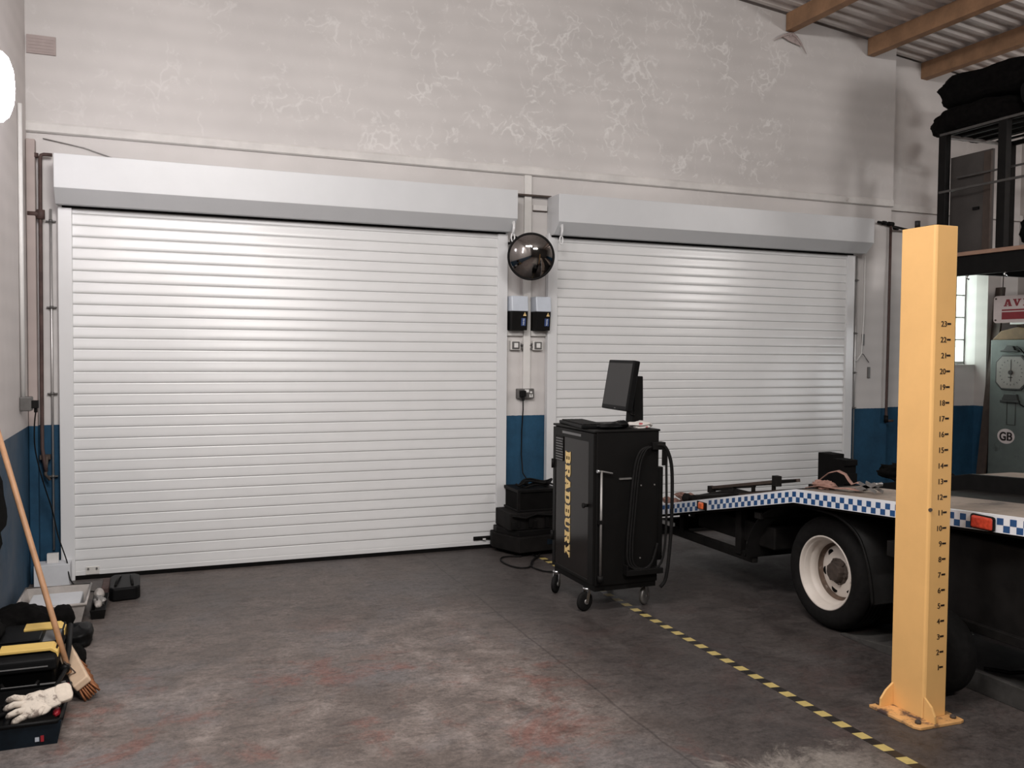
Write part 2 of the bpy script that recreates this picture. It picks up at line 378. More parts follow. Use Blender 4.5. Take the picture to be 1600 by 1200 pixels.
def build(name, g, mats, parent=None, bevel=0.0, seg=2, origin=None):
    off = world_loc(parent)
    loc = Vector(origin) if (origin is not None and parent is None) else Vector((0,0,0))
    if parent is None: off = loc
    me = bpy.data.meshes.new(name)
    me.from_pydata([v - off for v in g.v], [], g.f)
    mats = mats if isinstance(mats, (list, tuple)) else [mats]
    for k in mats: me.materials.append(M[k])
    for p, mi, s in zip(me.polygons, g.m, g.s): p.material_index = mi; p.use_smooth = s
    me.update()
    o = bpy.data.objects.new(name, me); C.objects.link(o)
    o.parent = parent
    if parent is None: o.location = loc
    if bevel:
        b = o.modifiers.new('bevel', 'BEVEL'); b.width = bevel; b.segments = seg; b.limit_method = 'ANGLE'; b.angle_limit = 0.6
        b.harden_normals = False
    return o

def tag(o, label, cat, group=None, kind=None):
    o['label'] = label; o['category'] = cat
    if group: o['group'] = group
    if kind: o['kind'] = kind
    return o

def thing(name, label, cat, loc, group=None, kind=None):
    o = bpy.data.objects.new(name, None); C.objects.link(o); o.location = loc
    o.empty_display_size = 0.1
    return tag(o, label, cat, group, kind)

def struct(name, g, mats, label, cat='building', parent=None, bevel=0.0):
    o = build(name, g, mats, parent, bevel)
    if parent is None: tag(o, label, cat, None, 'structure')
    return o

def text_polys(txt, size, xs=1.0, offset=0.0):
    """triangles of a text, baseline at y=0, starting at x=0"""
    cu = bpy.data.curves.new('t', 'FONT'); cu.body = txt; cu.size = size; cu.offset = offset
    o = bpy.data.objects.new('t', cu); C.objects.link(o)
    dg = bpy.context.evaluated_depsgraph_get(); me = bpy.data.meshes.new_from_object(o.evaluated_get(dg))
    ps = [[(me.vertices[i].co.x*xs, me.vertices[i].co.y) for i in p.vertices] for p in me.polygons]
    bpy.data.meshes.remove(me); bpy.data.objects.remove(o); bpy.data.curves.remove(cu)
    x0 = min(x for p in ps for x, y in p); x1 = max(x for p in ps for x, y in p)
    return [[(x-x0, y) for x, y in p] for p in ps], x1-x0

def rect(x0, y0, x1, y1): return [(x0,y0),(x1,y0),(x1,y1),(x0,y1)]
# heavy slab-serif capitals in a unit cell
SLAB = {
 'B': [rect(0,0,.75,.16), rect(0,.84,.75,1), rect(.08,.16,.40,.84), rect(.40,.43,.80,.58), [(.70,0),(.86,.03),(1,.14),(1,.40),(.90,.50),(.68,.50),(.68,.0)], [(.68,.50),(.88,.50),(.97,.60),(.97,.86),(.84,.97),(.68,1)]],
 'R': [rect(0,0,.48,.16), rect(0,.84,.75,1), rect(.08,.16,.40,.84), rect(.40,.40,.80,.56), [(.68,.44),(.88,.46),(.98,.58),(.98,.86),(.84,.97),(.68,1)], [(.52,.44),(.82,.44),(.92,.14),(1,.14),(1,0),(.64,0)]],
 'A': [rect(-.02,0,.42,.15), rect(.56,0,1.02,.15), [(.06,.1),(.26,.1),(.54,.86),(.54,1),(.30,1)], [(.46,1),(.70,1),(.96,.1),(.64,.1),(.42,.8)], rect(.24,.24,.76,.38)],
 'D': [rect(0,0,.72,.16), rect(0,.84,.72,1), rect(.08,.16,.40,.84), [(.66,0),(.84,.04),(1,.22),(1,.78),(.84,.96),(.66,1)]],
 'U': [rect(-.02,.85,.44,1), rect(.58,.85,1.02,1), [(.06,.9),(.06,.24),(.20,.05),(.38,0),(.38,.9)], [(.82,.9),(.82,.2),(.68,.04),(.50,0),(.50,.9),(.70,.9)][0:4]+[(.66,.2),(.66,.9)], rect(.30,0,.66,.16)],
 'Y': [rect(-.02,.86,.46,1), rect(.58,.86,1.02,1), [(.04,.9),(.38,.9),(.58,.5),(.66,.36),(.34,.36)], [(.66,.9),(.92,.9),(.66,.36),(.50,.36)], rect(.34,.1,.66,.42), rect(.2,0,.8,.15)],
 'V': [rect(-.02,.86,.44,1), rect(.58,.86,1.02,1), [(.06,.9),(.38,.9),(.60,.22),(.56,0),(.40,0)], [(.70,.9),(.92,.9),(.58,0),(.46,0),(.46,.1)]],
 'I': [rect(.15,.85,.85,1), rect(.15,0,.85,.15), rect(.32,.1,.68,.9)],
}

# ------------------------------------------------------------------ setting
WY = 6.80
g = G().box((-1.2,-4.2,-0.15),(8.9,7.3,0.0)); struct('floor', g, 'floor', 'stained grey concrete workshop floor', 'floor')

def roof_z(x): return 4.70 - 0.10*(x - 5.4)
# back wall : lower leaf between the doors, upper leaf slightly proud above the ledge, set-back bay on the right with a window hole
g = G()
g.box((-0.8, WY, 0),(6.70, WY+0.35, 3.04))
g.prism([(-0.8,3.04),(6.70,3.04),(6.70,roof_z(6.70)),(-0.8,roof_z(-0.8))], 1, WY-0.015, WY+0.35)
BY = 6.92
wx0, wx1, wz0, wz1 = 7.10, 8.0, 1.50, 2.50
g.box((6.70, BY, 0),(8.75, BY+0.3, wz0)); g.box((6.70, BY, wz0),(wx0, BY+0.3, wz1)); g.box((wx1, BY, wz0),(8.75, BY+0.3, wz1))
g.prism([(6.70,wz1),(8.75,wz1),(8.75,roof_z(8.75)),(6.70,roof_z(6.70))], 1, BY, BY+0.3)
struct('wall_back', g, 'wall', 'white painted block wall with a blue band along the bottom', 'wall')
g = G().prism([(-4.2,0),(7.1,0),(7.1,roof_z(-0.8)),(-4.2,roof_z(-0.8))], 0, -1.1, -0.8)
struct('wall_left', g, 'wall_left', 'grimy white side wall with blue lower band painted paler where light falls', 'wall')
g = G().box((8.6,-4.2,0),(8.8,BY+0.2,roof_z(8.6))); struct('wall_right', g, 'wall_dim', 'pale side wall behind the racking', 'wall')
g = G().prism([(-0.9,0),(8.7,0),(8.7,roof_z(8.7)),(-0.9,roof_z(-0.9))], 1, -4.2, -4.0); struct('wall_rear', g, 'rear', 'dark rear wall behind the viewer', 'wall')
# ledge course above the doors
g = G().prism([(WY-0.028,3.045),(WY-0.012,3.036),(WY-0.012,3.115),(WY-0.026,3.095)], 0, -0.8, 6.70)
struct('trim_1', g, 'plaster', 'plaster ledge running above both roller doors', 'trim')
g = G().box((6.70, BY-0.035, 3.03),(8.6, BY+0.01, 3.09)); struct('trim_2', g, 'plaster', 'plaster ledge on the set-back bay at right', 'trim')
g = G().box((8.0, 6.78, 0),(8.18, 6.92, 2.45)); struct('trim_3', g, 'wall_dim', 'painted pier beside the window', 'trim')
# hairline crack that runs off the ledge at the left
# corrugated roof: ridges run down the slope
g = G(); vs = []; fs = []; n = 0
ys = []; y = -4.1; p = 0.15
prof = []
while y < 7.2:
    prof += [(y, 0.0), (y+0.045, 0.0), (y+0.07, 0.035), (y+0.125, 0.035)]; y += p
for (yy, dz) in prof:
    for x in (-1.1, 8.8): vs.append((x, yy, roof_z(x)+0.005+dz))
    for x in (-1.1, 8.8): vs.append((x, yy, roof_z(x)+0.02+dz))
for i in range(len(prof)-1):
    a = i*4; b = a+4
    fs += [(a, a+1, b+1, b), (a+2, b+2, b+3, a+3)]
g.add(vs, fs); struct('ceiling', g, 'roof', 'grey corrugated sheet roof', 'ceiling')

# timber roof beams (run out from the back wall)
for x, w, lab in ((4.45, .075, None), (5.41, .08, 'brown timber roof beam at left, nearest the middle of the wall, with a cobweb below'),
                  (6.37, .08, 'brown timber roof beam between the other two, just left of the wall step'),
                  (7.20, .08, 'brown timber roof beam at right, above the black bundles on the rack')):
    if lab is None: continue
    z1 = roof_z(x)
    g = G().prism([(x-w/2, z1-0.15),(x+w/2, z1-0.155),(x+w/2, roof_z(x+w/2)+0.003),(x-w/2, roof_z(x-w/2)+0.003)], 1, -4.0, (WY-0.03 if x < 6.7 else BY))
    o = build('roof_beam', g, 'timber', origin=(x, 1.5, z1-0.15)); tag(o, lab, 'beam', 'timber roof beams')
# plaster bearing pad under the rightmost beam
# cobweb under first beam
g = G(); c0 = Vector((5.43, WY-0.035, 4.53))
for a, L, dz in ((-1, .20, -.09), (-1, .13, -.05), (1, .11, -.10), (1, .17, -.16), (-1, .05, -.07)):
    pts = [c0 + Vector((a*L*t, -0.012*math.sin(t*3), dz*t**1.4)) for t in (0,.3,.6,1)]
    g.tube(pts, .008, 6, rs=[.018,.012,.007,.002])
g.add([c0+Vector((-.10,-.006,-.045)), c0+Vector((.10,-.006,-.10)), c0+Vector((.02,-.004,.0)), c0+Vector((-.02,-.004,-.075))], [(0,3,1,2)])
g.add([c0+Vector((-.10,-.009,-.045)), c0+Vector((.10,-.009,-.10)), c0+Vector((.02,-.007,.0)), c0+Vector((-.02,-.007,-.075))], [(2,1,3,0)])
tag(build('cobweb', g, 'grime', origin=c0), 'dusty grey cobweb hanging under the end of a roof beam', 'cobweb')

# window
w = thing('window_1', 'metal framed workshop window with square panes', 'window', (7.55, 7.05, wz0), kind='structure')
g = G()
g.box((wx0,7.05,wz0),(wx0+.03,7.08,wz1)); g.box((wx1-.016,7.05,wz0),(wx1,7.08,wz1)); g.box((wx0,7.05,wz0),(wx1,7.08,wz0+.03)); g.box((wx0,7.05,wz1-.03),(wx1,7.08,wz1))
build('window_frame', g, 'steel', w)
g = G()
for i in range(1, 4): g.box((wx0+.03+i*.215, 7.052, wz0+.03),(wx0+.045+i*.215, 7.076, wz1-.03))
for k in range(1, 4): g.box((wx0+.03, 7.053, wz0+.02+k*.235),(wx1-.016, 7.075, wz0+.034+k*.235))
build('glazing_bar', g, 'steel', w)
build('window_pane', G().box((wx0+.02,7.062,wz0+.02),(wx1-.01,7.067,wz1-.02)), 'glass', w)

# ------------------------------------------------------------------ roller doors
def slat_curtain(x0, x1, ztop, yf, zbot):
    prof = []; z = zbot; P = .0765; n = 8
    while z < ztop:
        for k in range(n+1):
            t = k/n
            t = (0, .03, .08, .17, .32, .52, .72, .88, 1.0)[k]
            dpt = (.0022, .0052, .0068, .0072, .0062, .0042, .0022, .0007, 0)[k]
            prof.append((yf + .0070 - dpt, z + .0015 + t*(P-.0025)))
        prof.append((yf + .0074, z + P - .0006)); prof.append((yf+.0068, z + P + .0008))
        z += P
    vs = []; m = len(prof)
    for x in (x0, x1): vs += [(x, y, zz) for y, zz in prof]
    g = G(); g.add(vs, [(i, m+i, m+i+1, i+1) for i in range(m-1)], 0, False)
    for i in range(len(g.s)): g.s[i] = (i % (n+3)) < n
    g.box((x0, yf+.014, zbot),(x1, yf+.018, z))
    return g

def roller_door(name, label, x0, x1, hx0, hx1, ztop, left_guide, right_guide):
    d = thing(name, label, 'roller door', ((x0+x1)/2, 6.76, 0), kind='structure')
    yf = 6.752
    build('slat_curtain', slat_curtain(x0-.01, x1+.01, ztop+.05, yf, .055), 'shutter', d)
    g = G().box((x0-.005, yf-.004, .030),(x1+.005, yf+.014, .062)); build('bottom_rail', g, 'shutter', d, .002)
    g = G().box((x0-.005, yf-.002, 0.0),(x1+.005, yf+.016, .031)); build('rubber_seal', g, 'black_matt', d)
    for a, b, inner in ((left_guide, x0+.0, 1), (x1, right_guide, -1)):
        g = G(); lo, hi = min(a, b), max(a, b)
        g.prism([(lo, 6.735),(hi, 6.735),(hi, 6.752),(hi, 6.79),(lo, 6.79)], 2, 0.0, ztop+.03)
        build('guide_rail', g, 'guide', d, .004)
    # folded steel hood with a 45 degree lower face
    zt, zm, zb = 2.868, 2.645, 2.552; yh = 6.562
    g = G().prism([(6.795, zt),(yh, zt),(yh, zm),(6.66, zb),(6.72, zb),(6.72, zb+.01),(6.795, zb+.01)], 0, hx0, hx1)
    build('hood_box', g, 'hood', d, .003)
    g = G().box((x0-.06, 6.728, zb-.012),(x1+.06, 6.75, zb+.004)); build('hood_brush', g, 'black_matt', d)
    return d

D1 = roller_door('door_1', 'large white roller shutter door on the left, nearer the viewer', -0.525, 2.558, -.618, 2.655, 2.54, -.612, 2.642)
D2 = roller_door('door_2', 'white roller shutter door on the right, behind the tow truck', 3.085, 6.115, 3.012, 6.265, 2.54, 3.0, 6.205)
# manual override eyes hanging out of the hood ends
def override(d, x, s):
    g = G()
    g.cyl((x, 6.62, 2.64),(x, 6.585, 2.60), .013, 12)
    g.tube([(x, 6.585, 2.625),(x-.004*s, 6.575, 2.57),(x-.008*s, 6.58, 2.53)], .011, 10)
    pts = [Vector((x-.010*s, 6.58, 2.497)) + Vector((math.sin(a)*.014, 0, math.cos(a)*.034)) for a in [2*PI*k/14 for k in range(15)]]
    g.tube(pts, .0062, 8)
    build('override_eye', g, 'guide', d)
override(D1, 2.632, 1); override(D2, 3.052, 1)
# zinc floor bracket and black bolt on the left door
g = G().box((-.46, 6.742, .035),(-.375, 6.746, .088)); o = build('floor_bracket', g, 'zinc', D1, .001)
g = G()
for x in (-.444, -.391): g.cyl((x, 6.741, .075),(x, 6.733, .075), .0065, 12)
build('bolt_head', g, 'socket', o)
g = G().box((2.365, 6.735, .072),(2.545, 6.744, .102)); g.box((2.375,6.728,.078),(2.535,6.736,.096)); o = build('lock_bolt', g, 'black', D1, .002)
build('lock_latch', G().box((2.44, 6.722, .074),(2.465, 6.73, .086)), 'switch_white', o)

# door cables: thin grey cord with clips beside each door
def cord(name, label, x, z0, z1, clips, r=.0075, mat='galv', loc_y=6.775):
    t = thing(name, label, 'conduit', (x, loc_y, z0))
    build('conduit_tube', G().cyl((x, loc_y, z0),(x, loc_y, z1), r, 10), mat, t)
    for zc in clips:
        g = G().box((x-.030, loc_y-.004, zc-.004),(x+.030, WY, zc+.004)); g.cyl((x,loc_y,zc-.009),(x,loc_y,zc+.009), r+.005, 12)
        build('conduit_clip', g, 'socket', t)
    return t
cord('cable_conduit', 'thin metal conduit clipped to the wall left of the large roller door', -.657, .215, 2.53, (2.45,1.87,1.285,.72))
cord('cable_conduit', 'thin metal conduit clipped to the wall right of the right roller door', 6.262, .30, 2.54, (2.31,1.80,1.42,1.08))
# trunk end box at foot of left conduit
# white cord at the right with two small plates
g = G().tube([(6.36,6.775,2.545),(6.362,6.775,2.0),(6.352,6.78,1.68),(6.345,6.78,1.60),(6.285,6.78,1.53)], .0055, 8)
tag(build('wall_cable', g, 'switch_white', origin=(6.36,6.775,1.53)), 'thin white cord hanging down from the right hood end', 'cord')
g = G().tube([(6.345,6.78,1.60),(6.365,6.775,1.60),(6.40,6.775,1.56),(6.435,6.775,1.52)], .004, 8)
t = tag(build('pull_cord', g, 'socket', origin=(6.40,6.775,1.56)), 'short dark cord crossing to the grey tag plate', 'cord')
for x, z, lab in ((6.375, 1.74, 'small grey tag plate on the wall beside the hanging white cord, the upper one'), (6.455, 1.42, 'small grey tag plate on the wall right of the white cord, the lower one')):
    tag(build('tag_plate', G().box((x-.014,WY-.014,z-.055),(x+.014,WY,z+.055)), 'socket', origin=(x,WY,z), bevel=.003), lab, 'plate', 'tag plates beside the right door')

# ------------------------------------------------------------------ pipes and duct, left corner
g = G().box((-.797, 6.725, .0),(-.742, WY, 2.98)); tag(build('corner_duct', g, 'duct', origin=(-.77,WY,0), bevel=.006), 'grimy boxed duct running up the left corner of the wall', 'duct')
t = thing('rusty_pipe', 'dark rusty water pipe down the wall left of the large door', 'pipe', (-.712, 6.74, .8))
build('pipe_run', G().tube([(-.64,6.74,2.885),(-.69,6.74,2.885),(-.707,6.74,2.878),(-.712,6.74,2.86),(-.714,6.74,2.5),(-.718,6.74,.92),(-.705,6.735,.82),(-.695,6.735,.76)], .012, 12), 'pipe', t)
g = G().cyl((-.713,6.74,2.455),(-.713,6.74,2.515), .026, 14); g.cyl((-.79,6.74,2.487),(-.70,6.74,2.487), .021, 12); build('pipe_coupling', g, 'pipe', t)
g = G().cyl((-.742,6.745,2.86),(-.742,6.745,2.89), .02, 12); build('pipe_stub', g, 'pipe', t)
g = G().box((-.735,6.745,.84),(-.67,WY,.87)); g.tube([(-.69,6.74,.86),(-.70,6.735,.74),(-.672,6.735,.70)], .010, 8); build('pipe_bracket', g, 'hub', t)
t = thing('rusty_pipe', 'thin dark vertical pipe on the wall just left of the yellow post', 'pipe', (6.66, 6.76, .93))
build('pipe_run', G().tube([(6.662,6.765,2.865),(6.664,6.765,1.9),(6.66,6.765,1.02),(6.662,6.765,.96),(6.69,6.765,.945),(6.75,6.77,.945)], .013, 10), 'pipe', t)
g = G().tube([(6.50,6.765,2.88),(6.66,6.765,2.868),(6.72,6.80,2.855),(6.98,6.87,2.845)], .012, 8); g.cyl((6.56,6.765,2.876),(6.60,6.765,2.874), .02, 10); g.cyl((6.63,6.765,2.87),(6.69,6.765,2.868), .022, 10); g.cyl((6.79,6.85,2.852),(6.84,6.855,2.85), .02, 10)
build('pipe_branch', g, 'black', t)
build('pipe_elbow', G().cyl((6.661,6.765,.93),(6.661,6.765,1.0), .02, 12), 'black', t)

# socket and white conduit on the left wall
t = thing('wall_socket', 'small grey metal socket with a black plug on the left side wall', 'socket', (-.8, 6.38, 1.19))
build('socket_box', G().box((-.8,6.33,1.195),(-.733,6.43,1.285)), 'socket', t, .006)
build('conduit_pipe', G().cyl((-.785,6.38,1.285),(-.785,6.38,3.12), .0135, 12), 'switch_white', t)
g = G().box((-.735,6.335,1.212),(-.695,6.385,1.262)); g.cyl((-.712,6.36,1.215),(-.712,6.36,1.185), .011, 10)
build('plug', g, 'black', t, .006)
g = G().tube(smooth([(-.712,6.36,1.19),(-.725,6.40,1.10),(-.735,6.5,.95),(-.715,6.55,.80),(-.69,6.62,.66),(-.655,6.68,.50),(-.625,6.68,.34),(-.60,6.66,.26),(-.565,6.62,.16),(-.555,6.60,.09),(-.53,6.56,.03),(-.45,6.42,.012),(-.36,6.33,.012),(-.30,6.28,.03)]), .0042, 8)
tag(build('power_lead', g, 'black', origin=(-.56,6.6,.1)), 'thin black lead from the side wall socket down to the floor', 'cable')

# long faint crack / old wire on the left wall top
g = G().tube([(-.70,6.79,3.0),(-.45,6.79,2.96),(-.2,6.785,2.885),(-.1,6.75,2.872)], .004, 6)
tag(build('loose_wire', g, 'steel', origin=(-.4,6.79,2.95)), 'thin loose wire drooping from the corner onto the left hood', 'wire')

# old vent / patch in upper left corner
g = G().box((-.79, WY-.030, 3.555),(-.615, WY-.015, 3.675))
for k in range(5): g.box((-.78, WY-.033, 3.567+k*.021),(-.625, WY-.029, 3.574+k*.021))
tag(build('air_vent', g, 'grime', origin=(-.7,WY-.03,3.61)), 'small grey painted air vent in the upper left corner', 'vent')

# bulkhead lamp on the left wall, half outside the frame
t = thing('wall_lamp', 'glaring wall lamp at the far left edge', 'lamp', (-.8, 5.30, 2.92))
build('lamp_base', G().lathe((-.8,5.30,2.92),(1,0,0),[(.0,.0),(.11,0),(.11,.03),(.095,.04),(0,.04)],32), 'switch_white', t)
for v in t.children[0].data.vertices: v.co.z = .02 + v.co.z*1.9
g = G().lathe((-.76,5.30,2.94),(1,0,0),[(.092,0),(.09,.03),(.075,.06),(.045,.08),(0,.088)],32)
for v in g.v: v.z = 2.94 + (v.z-2.94)*2.0
build('lamp_globe', g, 'lamp_glass', t)

# ------------------------------------------------------------------ pier between the doors
g = G().box((2.80, WY-.028, 1.285),(2.862, WY, 3.035)); tag(build('cable_trunking', g, 'trunk', origin=(2.83,WY,1.285), bevel=.003), 'cream vertical cable trunking on the pier between the doors', 'trunking')
g = G().box((2.66, WY-.05, 2.865),(3.03, WY, 2.878)); tag(build('lintel_strip', g, 'brown_dark', origin=(2.84,WY,2.87)), 'dark strip across the top of the pier between the hoods', 'strip')
g = G().box((2.88, WY-.018, 2.755),(3.005, WY, 2.80)); g.box((2.88, WY-.022, 2.75),(3.005, WY, 2.757), 1)
tag(build('plaster_ledge', g, ['plaster','brown_dark'], origin=(2.94,WY,2.78)), 'chipped plaster ledge right of the trunking top', 'ledge')
for xa, xb, who in ((2.655, 2.795, 'left'), (2.867, 2.998, 'right')):
    g = G().box((xa, WY-.03, 1.725),(xb, WY, 1.768))
    tag(build('batten', g, 'trunk', origin=((xa+xb)/2,WY,1.725), bevel=.002), 'cream wooden batten under the %s door motor box' % who, 'batten', 'battens under the motor boxes')
# shutter control units
def opener(x0, x1, lab):
    z0, zm, z1 = 1.770, 1.925, 2.045; ya, yb = 6.665, WY
    t = thing('door_controller', lab, 'control box', ((x0+x1)/2, WY, z0), 'roller door control boxes')
    g = G().prism([(ya+.018, z0),(WY, z0),(WY, zm),(ya, zm)], 0, x0+.004, x1-.004); build('controller_body', g, 'black', t, .004)
    g = G().prism([(ya-.004, zm-.004),(WY, zm-.004),(WY, z1),(ya+.012, z1)], 0, x0, x1); build('lamp_cover', g, 'opener_grey', t, .008)
    up = Vector((0, -.018, .155)).normalized()
    def on(px, z): return Vector((x0 + px*(x1-x0), ya + .018*(1-(z-z0)/.155) - .001, z))
    g = G().flat([[(-.014,0),(.014,0),(0,.03)]], on(.78, 1.885), (1,0,0), up, .001); w = build('warning_sticker', g, 'sticker_y', t)
    build('warning_mark', G().flat([rect(-.0018,.008,.0018,.02), rect(-.0018,.003,.0018,.0055)], on(.78,1.885)+Vector((0,-.0012,0)), (1,0,0), up, .0006), 'ink', w)
    g = G().flat([rect(-.019,0,.019,.062)], on(.72, 1.805), (1,0,0), up, .0008); s = build('blue_badge', g, 'sticker_b', t)
    g = G()
    for k in range(6): g.flat([[(-.006+.004*(k%2), .006+k*.009),(.004+.003*(k%3), .006+k*.009),(.006, .0125+k*.009),(-.004, .0125+k*.009)]], on(.72,1.805)+Vector((0,-.001,0)), (1,0,0), up, .0005)
    build('badge_mark', g, 'opener_grey', s)
opener(2.652, 2.798, 'black and grey door control box on the pier, the left of the pair')
opener(2.866, 3.000, 'black and grey door control box on the pier, the right of the pair')
def isolator(x, z, lab, s):
    t = thing('isolator_switch', lab, 'switch', (x, WY, z), 'isolator switches on the pier')
    build('switch_box', G().box((x-.044, WY-.04, z-.040),(x+.044, WY, z+.040)), 'trunk', t, .008)
    build('switch_ring', G().box((x-.033, WY-.046, z-.031),(x+.033, WY-.038, z+.031)), 'socket', t, .006)
    build('rocker', G().box((x-.017, WY-.053, z-.019),(x+.017, WY-.044, z+.019)), 'switch_white', t, .003)
    g = G().tube([(x+.04*s, WY-.02, z+.012),(x+.058*s, WY-.02, z+.006),(x+.07*s, WY-.02, z+.0)], .009, 8); g.tube([(x+.045*s, WY-.03, z-.01),(x+.06*s, WY-.03, z-.02),(x+.066*s, WY-.02, z-.045)], .005, 8)
    build('cable_gland', g, 'socket', t)
isolator(2.727, 1.647, 'small square isolator switch below the left control box', 1)
isolator(2.925, 1.647, 'small square isolator switch below the right control box', -1)
t = thing('double_socket', 'grey double wall socket with black plug on the pier', 'socket', (2.82, WY, 1.21))
build('socket_box', G().box((2.744, WY-.048, 1.212),(2.892, WY, 1.292)), 'socket', t, .006)
g = G().box((2.806, WY-.054, 1.262),(2.842, WY-.047, 1.286)); g.box((2.853, WY-.052, 1.256),(2.871, WY-.047, 1.27)); g.box((2.848, WY-.052, 1.228),(2.858, WY-.047, 1.246)); g.box((2.867, WY-.052, 1.228),(2.877, WY-.047, 1.246)); g.box((2.847,WY-.050,1.222),(2.879,WY-.047,1.228))
build('switch_rocker', g, 'switch_white', t)
g = G().box((2.758, WY-.085, 1.228),(2.806, WY-.047, 1.278)); g.cyl((2.785, WY-.065, 1.23),(2.785, WY-.065, 1.195), .012, 10); build('plug', g, 'black', t, .008)
g = G().tube([(2.785,6.735,1.2),(2.792,6.75,1.12),(2.788,6.765,.95),(2.784,6.76,.75),(2.79,6.74,.60),(2.80,6.66,.55),(2.85,6.58,.545)], .0055, 8)
tag(build('power_lead', g, 'black', origin=(2.79,6.75,.9)), 'black lead hanging from the pier socket to the crates', 'cable')

# convex mirror
mc = Vector((2.715, 6.43, 2.337)); md = (Vector((0.1,0,1.2)) - mc).normalized()
t = thing('convex_mirror', 'round convex safety mirror with black rim between the doors', 'mirror', mc)
Rm = .178; Rs = .30; dep = Rs - math.sqrt(Rs*Rs - Rm*Rm); pr = []
for k in range(17):
    a = math.asin(Rm/Rs)*(1-k/16); pr.append((Rs*math.sin(a), Rs*math.cos(a)-(Rs-dep)))
build('mirror_dome', G().lathe(mc, md, [(r*.985, h+.004) for r, h in pr], 64), 'mirror', t)
build('mirror_rim', G().lathe(mc, md, [(Rm-.008,.010),(Rm,.014),(Rm+.007,.006),(Rm+.007,-.012),(Rm-.004,-.02),(0,-.022)], 64), 'black', t)
g = G().tube([mc - md*.02, mc - md*.1 + Vector((-.03,0,.04)), (2.655,6.60,2.46),(2.66,6.79,2.475)], .011, 10); build('mirror_arm', g, 'black', t)
build('mount_disc', G().lathe((2.648,6.62,2.475),(0,-1,0),[(0,0),(.036,0),(.04,.008),(.036,.03),(.018,.034),(0,.034)], 28), 'black', t)

# ------------------------------------------------------------------ crates and kit at the pier foot
t = thing('plastic_crate', 'black crate with a flat front on top of the pile by the pier', 'crate', (2.78, 6.60, .335))
g = G().box((2.632,6.44,.345),(2.965,6.725,.505)); build('crate_body', g, 'black_matt', t, .006)
g = G().box((2.622,6.43,.487),(2.975,6.735,.512)); g.box((2.622,6.43,.335),(2.975,6.735,.352)); build('crate_rim', g, 'black', t, .004)
build('crate_post', G().box((2.622,6.43,.35),(2.646,6.45,.49)), 'chassis', t)
g = G()
for k, (r, dz, cx) in enumerate(((.11,.0,2.82),(.09,.016,2.86),(.12,.03,2.84))):
    g.tube([(cx + r*math.cos(a)*1.1, 6.57 + r*.55*math.sin(a), .525+dz+.012*math.sin(3*a+k)) for a in [2*PI*i/24 for i in range(25)]], .0085, 8, cap=False)
g.tube([(2.64,6.52,.545),(2.66,6.50,.535),(2.70,6.51,.55),(2.74,6.55,.545)], .010, 8)
g.tube([(2.90,6.50,.55),(2.97,6.46,.53),(3.0,6.45,.44),(3.005,6.44,.38)], .008, 8)
tag(build('coiled_cable', g, 'black', origin=(2.82,6.57,.52)), 'coil of black cable lying on the top crate', 'cable')
t = thing('equipment_case', 'dark cluttered equipment case in the middle of the pile by the pier', 'case', (2.78, 6.60, .12))
g = G().box((2.545,6.40,.20),(2.99,6.72,.335)); build('case_body', g, 'chassis', t, .008)
g = G()
for k in range(9):
    x = 2.56 + k*.047; g.box((x, 6.385+.01*(k%3), .21+.01*(k%2)),(x+.03, 6.41, .27+.015*(k%4)))
g.tube([(2.56,6.38,.32),(2.66,6.37,.30),(2.76,6.38,.325),(2.9,6.375,.31)], .010, 8)
build('case_fitting', g, 'black', t, .002)
t = thing('battery_tray', 'low dark tray with a sloping front under the pile by the pier', 'tray', (2.78, 6.55, 0))
g = G().prism([(2.50,6.72),(2.48,6.62),(2.60,6.33),(2.99,6.37),(3.0,6.72)], 2, .035, .155); build('tray_body', g, 'chassis', t, .006)
g = G().prism([(2.55,6.70),(2.54,6.62),(2.63,6.37),(2.97,6.40),(2.97,6.70)], 2, .0, .035); build('tray_foot', g, 'black_matt', t)
g = G().prism([(2.52,6.70),(2.51,6.60),(2.61,6.37),(2.985,6.41),(2.985,6.70)], 2, .155, .20); build('tray_lid', g, 'black', t, .004)
build('blue_pack', G().box((2.84,6.355,.085),(2.93,6.375,.125)), 'navy', t)
g = G().tube(smooth([(2.62,6.34,.012),(2.50,6.38,.009),(2.43,6.30,.009),(2.42,6.16,.009),(2.45,6.04,.009),(2.52,6.00,.009),(2.585,6.06,.009),(2.66,6.20,.009),(2.76,6.33,.009),(2.82,6.42,.010)]), .006, 8)
g.tube(smooth([(2.72,6.36,.012),(2.73,6.28,.009),(2.68,6.22,.018),(2.61,6.12,.012),(2.57,6.02,.009),(2.58,5.92,.009),(2.62,5.84,.009),(2.75,5.78,.009),(2.86,5.72,.009)]), .006, 8)
tag(build('floor_cable', g, 'black', origin=(2.5,6.1,0)), 'loops of black cable on the floor before the pier', 'cable')

# ------------------------------------------------------------------ emissions trolley
tx0, tx1, ty0, ty1, tz0, tz1 = 2.450, 2.895, 4.785, 5.385, .175, 1.125
T = thing('diagnostic_trolley', 'tall black wheeled emissions test cabinet with yellow slab lettering down its door', 'trolley', ((tx0+tx1)/2, (ty0+ty1)/2, 0))
build('cabinet_body', G().box((tx0+.012, ty0, tz0),(tx1, ty1, tz1-.012)), 'cab_black', T, .006)
build('cabinet_top', G().box((tx0-.004, ty0-.006, tz1-.014),(tx1+.006, ty1+.006, tz1)), 'cab_black', T, .005)
